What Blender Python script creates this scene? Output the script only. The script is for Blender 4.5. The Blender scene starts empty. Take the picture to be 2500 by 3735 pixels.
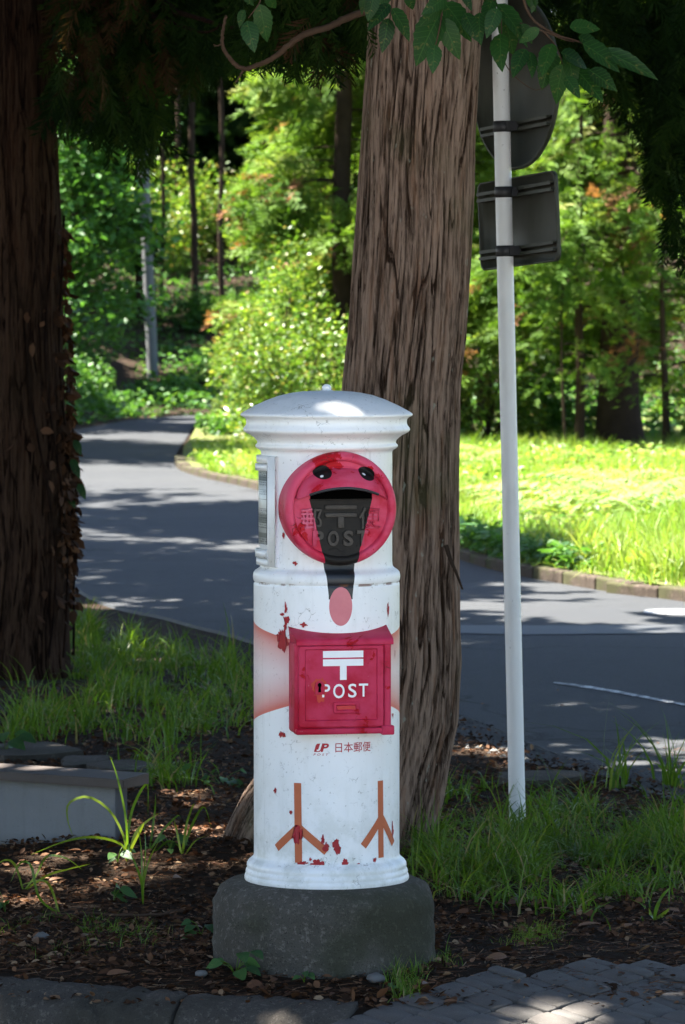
import bpy, bmesh, math, random
import numpy as np
from mathutils import Vector, Matrix

# ------------------------------------------------------------------ camera, sky, sun, exposure
sc = bpy.context.scene
R = math.radians
F = 15000.0                      # focal length in photograph pixels
CAMZ = 1.8
PITCH = math.atan((1867.5 - 1152.0) / F)
cam_d = bpy.data.cameras.new('camera'); cam = bpy.data.objects.new('camera', cam_d)
sc.collection.objects.link(cam); sc.camera = cam
cam.location = (0, 0, CAMZ); cam.rotation_euler = (R(90) - PITCH, 0, 0)
cam_d.sensor_fit = 'VERTICAL'; cam_d.sensor_height = 36.0
cam_d.lens = F / 3735.0 * 36.0
cam_d.clip_start = 0.1; cam_d.clip_end = 2000
cam_d.dof.use_dof = True; cam_d.dof.focus_distance = 11.35; cam_d.dof.aperture_fstop = 12.0

SUN_EL, SUN_AZ = R(60), R(-74)   # azimuth from +Y towards +X
SUN = np.array([math.cos(SUN_EL) * math.sin(SUN_AZ), math.cos(SUN_EL) * math.cos(SUN_AZ), math.sin(SUN_EL)])
w = bpy.data.worlds.new('World'); sc.world = w; w.use_nodes = True
nt = w.node_tree; nt.nodes.clear()
sky = nt.nodes.new('ShaderNodeTexSky'); sky.sky_type = 'NISHITA'; sky.sun_disc = False
sky.dust_density = 1.0; sky.ozone_density = 1.4; sky.sun_elevation = SUN_EL; sky.sun_rotation = SUN_AZ
bg = nt.nodes.new('ShaderNodeBackground'); bg.inputs['Strength'].default_value = 0.055
wo = nt.nodes.new('ShaderNodeOutputWorld')
nt.links.new(sky.outputs[0], bg.inputs[0]); nt.links.new(bg.outputs[0], wo.inputs[0])
sun_d = bpy.data.lights.new('sun', 'SUN'); sun_d.energy = 5.0; sun_d.angle = R(0.53); sun_d.color = (1.0, 0.95, 0.86)
sun = bpy.data.objects.new('sun', sun_d); sc.collection.objects.link(sun)
sun.rotation_euler = Vector(SUN).to_track_quat('Z', 'Y').to_euler()
sc.view_settings.view_transform = 'Standard'; sc.view_settings.look = 'None'
sc.view_settings.exposure = 3.08; sc.view_settings.gamma = 1.0
sc.render.engine = 'CYCLES'
sc.cycles.use_denoising = True
sc.cycles.max_bounces = 6; sc.cycles.diffuse_bounces = 3; sc.cycles.glossy_bounces = 2; sc.cycles.use_adaptive_sampling = True; sc.cycles.adaptive_threshold = 0.025
sc.cycles.transmission_bounces = 3; sc.cycles.transparent_max_bounces = 8
sc.cycles.sample_clamp_indirect = 6.0; sc.cycles.caustics_reflective = False; sc.cycles.caustics_refractive = False

rng = np.random.default_rng(7)
random.seed(7)

# ------------------------------------------------------------------ helpers
def ray(px, py):
    u = (px - 1250) / F; v = -(py - 1867.5) / F
    return np.array([u, math.cos(PITCH) + v * math.sin(PITCH), -math.sin(PITCH) + v * math.cos(PITCH)])
def at(px, py, Y):
    d = ray(px, py); t = Y / d[1]
    return np.array([d[0] * t, Y, CAMZ + d[2] * t])
def gnd(px, py, z=0.0):
    d = ray(px, py); t = (z - CAMZ) / d[2]
    return np.array([d[0] * t, d[1] * t, z])

COL = sc.collection
def put(o, parent=None):
    COL.objects.link(o)
    if parent is not None: o.parent = parent
    return o
def tag(o, label=None, cat=None, group=None, kind=None):
    if label: o['label'] = label
    if cat: o['category'] = cat
    if group: o['group'] = group
    if kind: o['kind'] = kind
    return o
def empty(name, loc=(0, 0, 0), rz=0.0):
    o = bpy.data.objects.new(name, None); COL.objects.link(o)
    o.location = loc; o.rotation_euler = (0, 0, rz); o.empty_display_size = 0.1
    return o
def np_mesh(name, V, Fs, smooth=False, tint=None):
    V = np.ascontiguousarray(V, np.float32)
    if isinstance(Fs, np.ndarray): Fs = [Fs]
    Fs = [np.ascontiguousarray(f, np.int32) for f in Fs if len(f)]
    me = bpy.data.meshes.new(name)
    me.vertices.add(len(V)); me.vertices.foreach_set('co', V.ravel())
    nl = sum(f.size for f in Fs); npoly = sum(len(f) for f in Fs)
    me.loops.add(nl); me.polygons.add(npoly)
    me.loops.foreach_set('vertex_index', np.concatenate([f.ravel() for f in Fs]))
    tot = np.concatenate([np.full(len(f), f.shape[1], np.int32) for f in Fs])
    st = np.zeros(npoly, np.int32); st[1:] = np.cumsum(tot)[:-1]
    me.polygons.foreach_set('loop_start', st)
    if smooth: me.polygons.foreach_set('use_smooth', np.ones(npoly, bool))
    me.update(calc_edges=True)
    if tint is not None:
        a = me.attributes.new('tint', 'FLOAT', 'POINT'); a.data.foreach_set('value', np.ascontiguousarray(tint, np.float32))
    return me
def nobj(name, V, Fs, m, parent=None, smooth=False, tint=None):
    me = np_mesh(name, V, Fs, smooth, tint)
    if m: me.materials.append(m)
    return put(bpy.data.objects.new(name, me), parent)
def bobj(name, bm, m, parent=None, smooth=False, angle=None):
    me = bpy.data.meshes.new(name); bm.normal_update(); bm.to_mesh(me); bm.free()
    if m: me.materials.append(m)
    if smooth or angle is not None:
        me.polygons.foreach_set('use_smooth', np.ones(len(me.polygons), bool))
        if angle is not None: me.set_sharp_from_angle(angle=R(angle))
    return put(bpy.data.objects.new(name, me), parent)
def add_box(bm, x0, x1, y0, y1, z0, z1, bevel=0.0, seg=2):
    vs = [bm.verts.new(c) for c in ((x0,y0,z0),(x1,y0,z0),(x1,y1,z0),(x0,y1,z0),(x0,y0,z1),(x1,y0,z1),(x1,y1,z1),(x0,y1,z1))]
    fs = [bm.faces.new([vs[i] for i in q]) for q in ((0,3,2,1),(4,5,6,7),(0,1,5,4),(1,2,6,5),(2,3,7,6),(3,0,4,7))]
    if bevel > 0:
        es = list({e for f in fs for e in f.edges})
        bmesh.ops.bevel(bm, geom=es, offset=bevel, segments=seg, affect='EDGES', profile=0.5)
    return vs
def lathe(prof, n=96, axis='z'):
    """prof: list of (r, h)"""
    prof = np.array(prof, float); k = len(prof)
    th = np.linspace(0, 2 * np.pi, n, endpoint=False)
    V = np.zeros((k, n, 3))
    V[..., 0] = prof[:, :1] * np.sin(th); b = -prof[:, :1] * np.cos(th)
    if axis == 'z': V[..., 1] = b; V[..., 2] = prof[:, 1:2]
    else: V[..., 2] = b; V[..., 1] = prof[:, 1:2]
    i = np.arange(k - 1)[:, None] * n; j = np.arange(n)[None]; jn = (j + 1) % n
    Q = np.stack([i + j, i + jn, i + n + jn, i + n + j], -1).reshape(-1, 4)
    return V.reshape(-1, 3), Q
def tube(pts, rad, n=10):
    pts = np.array(pts, float); k = len(pts); rad = np.broadcast_to(np.array(rad, float), (k,))
    T = np.gradient(pts, axis=0); T /= np.linalg.norm(T, axis=1)[:, None] + 1e-9
    up = np.array([0.13, 0.31, 0.94]); A = np.cross(T, up); A /= np.linalg.norm(A, axis=1)[:, None] + 1e-9; B = np.cross(T, A)
    th = np.linspace(0, 2 * np.pi, n, endpoint=False)
    V = pts[:, None] + rad[:, None, None] * (A[:, None] * np.cos(th)[None, :, None] + B[:, None] * np.sin(th)[None, :, None])
    i = np.arange(k - 1)[:, None] * n; j = np.arange(n)[None]; jn = (j + 1) % n
    Q = np.stack([i + j, i + jn, i + n + jn, i + n + j], -1).reshape(-1, 4)
    return V.reshape(-1, 3), Q
def spline(pts, m=24):
    pts = np.array(pts, float); k = len(pts); t = np.linspace(0, k - 1, m)
    P = np.vstack([2 * pts[0] - pts[1], pts, 2 * pts[-1] - pts[-2]])
    i = np.minimum(t.astype(int), k - 2); f = (t - i)[:, None]
    p0, p1, p2, p3 = P[i], P[i + 1], P[i + 2], P[i + 3]
    return 0.5 * (2 * p1 + (p2 - p0) * f + (2 * p0 - 5 * p1 + 4 * p2 - p3) * f**2 + (3 * p1 - p0 - 3 * p2 + p3) * f**3)
def join(parts):
    Vs, Fs, o = [], [], 0
    for V, Q in parts:
        Vs.append(V); Fs.append(Q + o); o += len(V)
    return np.vstack(Vs), np.vstack(Fs)
def vnoise(x, y, seed, px=None):
    """smooth value noise; px: period in x"""
    r = np.random.default_rng(seed); n = 256
    g = r.random((n, n))
    xi = np.floor(x).astype(int); yi = np.floor(y).astype(int); fx = x - xi; fy = y - yi
    fx = fx * fx * (3 - 2 * fx); fy = fy * fy * (3 - 2 * fy)
    p = px or n
    x0 = xi % p; x1 = (xi + 1) % p; y0 = yi % n; y1 = (yi + 1) % n
    return (g[y0, x0] * (1 - fx) + g[y0, x1] * fx) * (1 - fy) + (g[y1, x0] * (1 - fx) + g[y1, x1] * fx) * fy
def sstep(a, b, x):
    t = np.clip((x - a) / (b - a), 0, 1); return t * t * (3 - 2 * t)

# ------------------------------------------------------------------ node materials
class NT:
    def __init__(s, name):
        s.m = bpy.data.materials.new(name); s.m.use_nodes = True; s.t = s.m.node_tree; s.t.nodes.clear()
        s.out = s.n('ShaderNodeOutputMaterial')
    def n(s, k, **kw):
        nd = s.t.nodes.new(k)
        for a, b in kw.items(): setattr(nd, a, b)
        return nd
    def L(s, a, b): s.t.links.new(a, b)
    def setin(s, sock, v):
        if isinstance(v, bpy.types.NodeSocket): s.L(v, sock)
        elif isinstance(v, (tuple, list)) and sock.type == 'RGBA' and len(v) == 3: sock.default_value = (*v, 1)
        else: sock.default_value = v
    def math(s, op, a, b=None, c=None, clamp=False):
        nd = s.n('ShaderNodeMath', operation=op, use_clamp=clamp)
        for i, v in enumerate((a, b, c)):
            if v is not None: s.setin(nd.inputs[i], v)
        return nd.outputs[0]
    def mix(s, f, a, b, blend='MIX'):
        nd = s.n('ShaderNodeMix', data_type='RGBA', blend_type=blend)
        s.setin(nd.inputs[0], f); s.setin(nd.inputs[6], a); s.setin(nd.inputs[7], b)
        return nd.outputs[2]
    def ramp(s, f, stops, interp='LINEAR'):
        nd = s.n('ShaderNodeValToRGB'); nd.color_ramp.interpolation = interp
        e = nd.color_ramp.elements
        while len(e) < len(stops): e.new(0.5)
        for q, (p, c) in zip(e, stops): q.position = p; q.color = (*c, 1) if len(c) == 3 else c
        s.setin(nd.inputs[0], f); return nd.outputs[0]
    def smooth(s, f, a, b):
        nd = s.n('ShaderNodeMapRange', interpolation_type='SMOOTHSTEP')
        s.setin(nd.inputs[0], f); nd.inputs[1].default_value = a; nd.inputs[2].default_value = b
        return nd.outputs[0]
    def coord(s, kind='Object'): return s.n('ShaderNodeTexCoord').outputs[kind]
    def scale(s, v, sx, sy, sz):
        nd = s.n('ShaderNodeMapping'); s.L(v, nd.inputs[0]); nd.inputs['Scale'].default_value = (sx, sy, sz); return nd.outputs[0]
    def noise(s, scale, detail=4, rough=0.55, v=None, dist=0.0):
        nd = s.n('ShaderNodeTexNoise'); nd.inputs['Scale'].default_value = scale; nd.inputs['Detail'].default_value = detail
        nd.inputs['Roughness'].default_value = rough; nd.inputs['Distortion'].default_value = dist
        s.L(v if v is not None else s.coord(), nd.inputs['Vector']); return nd.outputs[0]
    def voro(s, scale, feature='F1', v=None, rand=1.0):
        nd = s.n('ShaderNodeTexVoronoi', feature=feature); nd.inputs['Scale'].default_value = scale; nd.inputs['Randomness'].default_value = rand
        s.L(v if v is not None else s.coord(), nd.inputs['Vector']); return nd
    def xyz(s, v):
        nd = s.n('ShaderNodeSeparateXYZ'); s.L(v, nd.inputs[0]); return nd.outputs
    def attr(s, name): return s.n('ShaderNodeAttribute', attribute_name=name).outputs['Fac']
    def bump(s, h, strength=0.3, dist=0.01):
        nd = s.n('ShaderNodeBump'); nd.inputs['Strength'].default_value = strength; nd.inputs['Distance'].default_value = dist
        s.L(h, nd.inputs['Height']); return nd.outputs[0]
    def pbsdf(s, col, rough=0.6, spec=0.5, bump=None, metal=0.0, coat=0.0):
        p = s.n('ShaderNodeBsdfPrincipled'); s.setin(p.inputs['Base Color'], col); s.setin(p.inputs['Roughness'], rough)
        s.setin(p.inputs['Specular IOR Level'], spec); p.inputs['Metallic'].default_value = metal; p.inputs['Coat Weight'].default_value = coat
        if bump is not None: s.L(bump, p.inputs['Normal'])
        return p.outputs[0]
    def done(s, sh): s.L(sh, s.out.inputs[0]); return s.m

def leaf_mat(name, stops, trans=0.4, rough=0.45, spec=0.4, tcol=(1.25, 1.25, 0.6)):
    t = NT(name); c = t.ramp(t.attr('tint'), stops)
    p = t.pbsdf(c, rough, spec)
    tr = t.n('ShaderNodeBsdfTranslucent'); t.L(t.mix(1.0, c, tcol, 'MULTIPLY'), tr.inputs[0])
    mx = t.n('ShaderNodeMixShader'); mx.inputs[0].default_value = trans
    t.L(p, mx.inputs[1]); t.L(tr.outputs[0], mx.inputs[2]); return t.done(mx.outputs[0])
def plain(name, col, rough=0.6, spec=0.4, var=0.15, scale=20, bump=0.1, metal=0.0):
    t = NT(name); n = t.noise(scale, 5)
    lo = tuple(c * (1 - var) for c in col); hi = tuple(min(1, c * (1 + var)) for c in col)
    c = t.mix(n, lo, hi); return t.done(t.pbsdf(c, rough, spec, t.bump(t.noise(scale * 4, 4), bump, 0.004), metal))

M = {}
# foliage
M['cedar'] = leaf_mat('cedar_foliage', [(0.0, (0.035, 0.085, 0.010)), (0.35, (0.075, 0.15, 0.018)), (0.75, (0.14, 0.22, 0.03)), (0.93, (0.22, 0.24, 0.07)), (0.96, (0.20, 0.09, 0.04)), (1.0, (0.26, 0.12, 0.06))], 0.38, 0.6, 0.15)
M['cedar_dark'] = leaf_mat('painted_shade_cedar_foliage', [(0.0, (0.005, 0.013, 0.004)), (0.6, (0.014, 0.032, 0.006)), (0.85, (0.024, 0.045, 0.008)), (0.9, (0.026, 0.014, 0.008)), (1.0, (0.042, 0.024, 0.011))], 0.3, 0.8, 0.04)  # darker copy of the cedar foliage, shade put into the colour
M['broad'] = leaf_mat('broad_leaf', [(0.0, (0.03, 0.085, 0.02)), (0.6, (0.06, 0.16, 0.03)), (1.0, (0.11, 0.22, 0.03))], 0.38, 0.45, 0.25)
M['shrub'] = leaf_mat('shrub_leaf', [(0.0, (0.04, 0.10, 0.015)), (0.55, (0.10, 0.19, 0.025)), (0.9, (0.20, 0.27, 0.04)), (1.0, (0.24, 0.16, 0.06))], 0.42, 0.33, 0.35)
M['pale'] = leaf_mat('glare_pale_leaf', [(0.0, (0.10, 0.20, 0.05)), (1.0, (0.28, 0.36, 0.12))], 0.4, 0.22, 0.7)  # paler leaf green with white sun glare put into the colour
M['grass_sun'] = leaf_mat('verge_grass', [(0.0, (0.06, 0.16, 0.012)), (0.5, (0.15, 0.25, 0.03)), (0.85, (0.24, 0.30, 0.06)), (1.0, (0.33, 0.32, 0.11))], 0.42, 0.4, 0.3)  # brighter, yellower grass copy, strong sunlight put into the colour
M['grass'] = leaf_mat('grass_blade', [(0.0, (0.040, 0.095, 0.008)), (0.6, (0.105, 0.19, 0.016)), (0.9, (0.18, 0.23, 0.028)), (1.0, (0.25, 0.20, 0.09))], 0.4, 0.35, 0.35)
M['litter'] = leaf_mat('dead_leaf', [(0.0, (0.018, 0.010, 0.006)), (0.5, (0.07, 0.034, 0.018)), (0.85, (0.15, 0.075, 0.038)), (1.0, (0.26, 0.18, 0.11))], 0.15, 0.75, 0.12, (1.2, 0.8, 0.5))
M['twig'] = plain('twig_bark', (0.065, 0.038, 0.023), 0.85, 0.2, 0.4, 30, 0.4)

def bark_mat(name, groove, ridge, moss, lichen=True):
    t = NT(name); h = t.attr('tint'); co = t.coord()
    n = t.noise(6, 5, 0.6, t.scale(co, 6, 6, 0.5)); f = t.noise(75, 6, 0.65, t.scale(co, 1, 1, 0.075), 0.4); f2 = t.noise(170, 5, 0.65, t.scale(co, 1, 1, 0.10), 0.3); big = t.noise(2.2, 3)
    fac = t.math('ADD', t.math('MULTIPLY', t.smooth(h, 0.10, 0.72), 0.50), t.math('ADD', t.math('MULTIPLY', t.smooth(f, 0.36, 0.64), 0.30), t.math('MULTIPLY', t.smooth(f2, 0.36, 0.64), 0.20)))
    c = t.mix(t.smooth(fac, 0.12, 0.95), groove, ridge)
    c = t.mix(t.math('MULTIPLY', t.smooth(n, 0.5, 0.72), 0.5), c, tuple(x * y for x, y in zip(ridge, (0.75, 0.55, 0.42))))
    c = t.mix(t.math('MULTIPLY', t.smooth(big, 0.52, 0.7), 0.45), c, moss)
    if lichen:
        sp = t.smooth(t.noise(38, 3, 0.5, t.scale(co, 1, 1, 0.45)), 0.68, 0.74)
        c = t.mix(t.math('MULTIPLY', sp, 0.5), c, (0.30, 0.33, 0.27))
    b = t.bump(t.math('ADD', f, t.math('MULTIPLY', f2, 0.8)), 1.0, 0.010)
    return t.done(t.pbsdf(c, 0.95, 0.08, b))
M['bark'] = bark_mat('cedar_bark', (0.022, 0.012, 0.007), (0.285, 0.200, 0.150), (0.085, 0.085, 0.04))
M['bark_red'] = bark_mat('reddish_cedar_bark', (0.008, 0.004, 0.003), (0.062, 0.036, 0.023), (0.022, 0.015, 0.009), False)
M['bark_far'] = plain('far_bark', (0.035, 0.024, 0.017), 0.95, 0.05, 0.5, 6, 0.5)

def cracks_lazy(t):
    co = t.coord(); vw = t.n('ShaderNodeVectorMath', operation='ADD'); t.L(co, vw.inputs[0])
    nz = t.n('ShaderNodeTexNoise'); nz.inputs['Scale'].default_value = 1.2; nz.inputs['Detail'].default_value = 5; t.L(co, nz.inputs['Vector']); t.L(nz.outputs[1], vw.inputs[1])
    d = t.voro(0.28, 'DISTANCE_TO_EDGE', vw.outputs[0]).outputs[0]
    return t.math('SUBTRACT', 1.0, t.smooth(d, 0.002, 0.008))
# ground
t = NT('soil'); n1 = t.noise(1.3, 5); n2 = t.noise(28, 6, 0.65); n3 = t.noise(140, 5, 0.7)
c = t.mix(n2, (0.014, 0.009, 0.006), (0.060, 0.040, 0.027)); c = t.mix(t.smooth(n1, 0.45, 0.65), c, (0.030, 0.023, 0.017))
c = t.mix(t.math('MULTIPLY', t.smooth(n3, 0.60, 0.74), 0.6), c, (0.14, 0.11, 0.085))
M['soil'] = t.done(t.pbsdf(c, 0.95, 0.06, t.bump(t.math('ADD', n2, n3), 0.8, 0.02)))
t = NT('asphalt'); n1 = t.noise(0.5, 4); n2 = t.noise(90, 3, 0.7); v = t.voro(170)
c = t.mix(n2, (0.020, 0.022, 0.025), (0.056, 0.059, 0.064)); c = t.mix(t.math('MULTIPLY', t.smooth(n1, 0.4, 0.7), 0.5), c, (0.052, 0.054, 0.056))
crk = cracks_lazy(t)
c = t.mix(t.math('MULTIPLY', crk, 0.7), c, (0.012, 0.012, 0.013)); agg = t.noise(45, 5, 0.75); c = t.mix(t.math('MULTIPLY', t.smooth(agg, 0.56, 0.70), 0.55), c, (0.105, 0.105, 0.105)); c = t.mix(t.math('MULTIPLY', t.smooth(t.noise(0.9, 6, 0.7), 0.54, 0.62), 0.35), c, (0.030, 0.032, 0.034))
M['asphalt'] = t.done(t.pbsdf(c, 0.85, 0.22, t.bump(t.math('ADD', n2, v.outputs[0]), 0.7, 0.008)))
t = NT('asphalt_patch'); n2 = t.noise(90, 3, 0.7)
M['patch'] = t.done(t.pbsdf(t.mix(n2, (0.018, 0.020, 0.023), (0.038, 0.041, 0.045)), 0.7, 0.45, t.bump(n2, 0.4, 0.005)))
t = NT('road_paint'); n2 = t.noise(14, 6, 0.8)
c = t.mix(t.smooth(n2, 0.47, 0.57), (0.04, 0.042, 0.045), (0.45, 0.45, 0.44)); M['line'] = t.done(t.pbsdf(c, 0.6, 0.4))
t = NT('verge_soil'); n2 = t.noise(5, 5)
M['verge'] = t.done(t.pbsdf(t.mix(n2, (0.07, 0.055, 0.03), (0.12, 0.16, 0.03)), 0.95, 0.2, t.bump(t.noise(25, 4), 0.8, 0.03)))
def stone_mat(name, dark, light, moss=None, speck=55, bs=0.6):
    t = NT(name); co = t.coord(); n = t.noise(9, 6, 0.65); f = t.noise(speck, 3, 0.7); g = t.noise(speck * 3.2, 3, 0.7); b = t.noise(3.0, 4)
    c = t.mix(n, dark, light); c = t.mix(t.math('MULTIPLY', t.smooth(f, 0.52, 0.68), 0.6), c, tuple(x * 1.7 for x in light))
    c = t.mix(t.smooth(g, 0.58, 0.68), c, tuple(x * 0.45 for x in dark))
    if moss: c = t.mix(t.math('MULTIPLY', t.smooth(b, 0.45, 0.62), 0.65), c, moss)
    return t.done(t.pbsdf(c, 0.92, 0.12, t.bump(t.math('ADD', f, g), bs, 0.006)))
M['stone'] = stone_mat('weathered_stone', (0.045, 0.041, 0.034), (0.125, 0.116, 0.098), (0.034, 0.038, 0.019), 70, 1.0)
M['kerb'] = stone_mat('kerb_concrete', (0.040, 0.035, 0.029), (0.090, 0.078, 0.066), (0.04, 0.037, 0.028), 70)
M['kerb_far'] = stone_mat('far_kerb_concrete', (0.030, 0.022, 0.017), (0.085, 0.066, 0.052), (0.05, 0.055, 0.02), 30)
def paver_mat(name, k):
    t = NT(name); n = t.noise(18, 5); f = t.noise(150, 3, 0.7); st = t.noise(4.0, 4)
    oi = t.n('ShaderNodeObjectInfo').outputs['Random']
    c = t.mix(n, (0.048, 0.045, 0.042), (0.115, 0.107, 0.100)); c = t.mix(t.smooth(f, 0.55, 0.7), c, (0.13, 0.125, 0.118))
    c = t.mix(t.math('MULTIPLY', oi, 0.45), c, (0.075, 0.060, 0.050)); c = t.mix(t.math('MULTIPLY', t.smooth(st, 0.5, 0.68), 0.5), c, (0.05, 0.046, 0.040))
    return t.done(t.pbsdf(c, 0.8, 0.35, t.bump(t.math('ADD', f, n), 0.5, 0.004)))
M['paver'] = paver_mat('paver', 0)
M['pebble'] = plain('pebble', (0.10, 0.098, 0.094), 0.8, 0.3, 0.6, 9, 0.2)

# post box paint -----------------------------------------------------------
def ell(t, x, z, cx, cz, rx, rz, rot=0.0):
    dx = t.math('SUBTRACT', x, cx); dz = t.math('SUBTRACT', z, cz); c, s = math.cos(rot), math.sin(rot)
    a = t.math('DIVIDE', t.math('ADD', t.math('MULTIPLY', dx, c), t.math('MULTIPLY', dz, s)), rx)
    b = t.math('DIVIDE', t.math('SUBTRACT', t.math('MULTIPLY', dz, c), t.math('MULTIPLY', dx, s)), rz)
    return t.math('LESS_THAN', t.math('ADD', t.math('MULTIPLY', a, a), t.math('MULTIPLY', b, b)), 1.0)
BEAK = [(1.298, 0.0885), (1.116, 0.0435), (1.083, 0.0430), (1.030, 0.0335)]     # z, half width
def beak_mask(t, x, y, z, zlow):
    """painted black bill: a tapering band down the front"""
    nd = t.n('ShaderNodeFloatCurve'); cv = nd.mapping.curves[0]
    zs = [b[0] for b in BEAK][::-1]; ws = [b[1] for b in BEAK][::-1]
    z0, z1 = zs[0], zs[-1]
    for i, (a, b) in enumerate(zip(zs, ws)):
        p = ((a - z0) / (z1 - z0), b * 10)
        if i == 0: cv.points[0].location = p
        elif i == len(zs) - 1: cv.points[1].location = p
        else: cv.points.new(*p)
    for p in cv.points: p.handle_type = 'VECTOR'
    nd.mapping.update()
    t.L(t.math('DIVIDE', t.math('SUBTRACT', z, z0), z1 - z0, clamp=True), nd.inputs[1])
    wd = t.math('DIVIDE', nd.outputs[0], 10.0)
    m = t.math('LESS_THAN', t.math('ABSOLUTE', x), wd)
    m = t.math('MULTIPLY', m, t.math('LESS_THAN', z, z1)); m = t.math('MULTIPLY', m, t.math('GREATER_THAN', z, zlow))
    return t.math('MULTIPLY', m, t.math('LESS_THAN', y, 0.0))
def cracks(t, co, scale, width, cover):
    vw = t.n('ShaderNodeVectorMath', operation='ADD'); t.L(co, vw.inputs[0])
    nz = t.n('ShaderNodeTexNoise'); nz.inputs['Scale'].default_value = scale * 1.5; nz.inputs['Detail'].default_value = 4; t.L(co, nz.inputs['Vector'])
    sc_ = t.n('ShaderNodeVectorMath', operation='SCALE'); t.L(nz.outputs[1], sc_.inputs[0]); sc_.inputs['Scale'].default_value = 0.9 / scale
    t.L(sc_.outputs[0], vw.inputs[1])
    d = t.voro(scale, 'DISTANCE_TO_EDGE', vw.outputs[0]).outputs[0]
    ln = t.math('SUBTRACT', 1.0, t.smooth(d, width * 0.3, width))
    return t.math('MULTIPLY', ln, t.smooth(t.noise(scale * 0.45, 3, 0.6, co), 1 - cover, 1 - cover + 0.08))
def white_paint(name, body=False):
    t = NT(name); co = t.coord(); x, y, z = t.xyz(co)
    big = t.noise(5, 5, 0.6); fine = t.noise(90, 4, 0.7); st = t.noise(14, 5, 0.6, t.scale(co, 1, 1, 0.25))
    c = t.mix(big, (0.79, 0.80, 0.785), (0.86, 0.865, 0.85))
    c = t.mix(t.math('MULTIPLY', t.smooth(st, 0.5, 0.75), 0.35), c, (0.55, 0.56, 0.50))
    low = t.math('MULTIPLY', t.smooth(z, 0.62, 0.25), t.smooth(t.noise(11, 6, 0.7), 0.42, 0.62))
    c = t.mix(t.math('MULTIPLY', low, 0.40), c, (0.42, 0.44, 0.36))
    c = t.mix(t.math('MULTIPLY', t.smooth(fine, 0.63, 0.70), 0.55), c, (0.25, 0.24, 0.2))
    stain = t.math('MULTIPLY', t.smooth(t.noise(40, 5, 0.7, t.scale(co, 1, 1, 0.06)), 0.58, 0.72), t.smooth(t.noise(4, 3), 0.42, 0.6)); c = t.mix(t.math('MULTIPLY', stain, 0.30), c, (0.34, 0.33, 0.27))
    cr = t.math('MAXIMUM', cracks(t, co, 30, 0.024, 0.43), cracks(t, co, 75, 0.035, 0.40))
    c = t.mix(t.math('MULTIPLY', cr, 0.6), c, (0.16, 0.15, 0.12))
    h = t.math('SUBTRACT', t.math('MULTIPLY', fine, 0.25), cr)
    if body:
        ang = t.math('ABSOLUTE', t.math('ARCTAN2', x, t.math('MULTIPLY', y, -1.0)))
        k = t.math('SUBTRACT', ang, 0.75)
        zt = t.math('ADD', 0.910, t.math('MULTIPLY', k, 0.040)); zb = t.math('SUBTRACT', 0.722, t.math('MULTIPLY', k, 0.058))
        dt = t.math('SUBTRACT', zt, z); db = t.math('SUBTRACT', z, zb)
        inside = t.math('MULTIPLY', t.math('GREATER_THAN', dt, 0.0), t.math('GREATER_THAN', db, 0.0))
        e1 = t.math('POWER', 2.718, t.math('MULTIPLY', dt, -14.0)); e2 = t.math('POWER', 2.718, t.math('MULTIPLY', db, -14.0))
        f = t.math('MULTIPLY', inside, t.math('ADD', t.math('MAXIMUM', e1, e2), 0.08), clamp=True)
        c = t.mix(f, c, (0.62, 0.145, 0.11))
        bm_ = beak_mask(t, x, y, z, 1.02)
        tip = t.math('MULTIPLY', ell(t, x, z, 0.0, 1.0005, 0.0325, 0.0535), t.math('LESS_THAN', y, 0.0))
        c = t.mix(bm_, c, t.mix(fine, (0.006, 0.007, 0.009), (0.018, 0.020, 0.023)))
        pink = t.mix(t.noise(22, 5), (0.50, 0.10, 0.13), (0.64, 0.20, 0.22))
        c = t.mix(tip, c, pink)
        rust = t.math('MULTIPLY', t.math('LESS_THAN', t.math('ABSOLUTE', t.math('SUBTRACT', z, 1.0575)), 0.0035), t.smooth(t.noise(18, 4), 0.5, 0.6))
        c = t.mix(t.math('MULTIPLY', rust, 0.8), c, (0.16, 0.06, 0.02))
    return t.done(t.pbsdf(c, t.math('ADD', 0.30, t.math('MULTIPLY', big, 0.25)), 0.5, t.bump(h, 0.5, 0.003)))
M['white'] = white_paint('chipped_white_paint', True)
M['white_plain'] = white_paint('old_white_paint')
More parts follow.
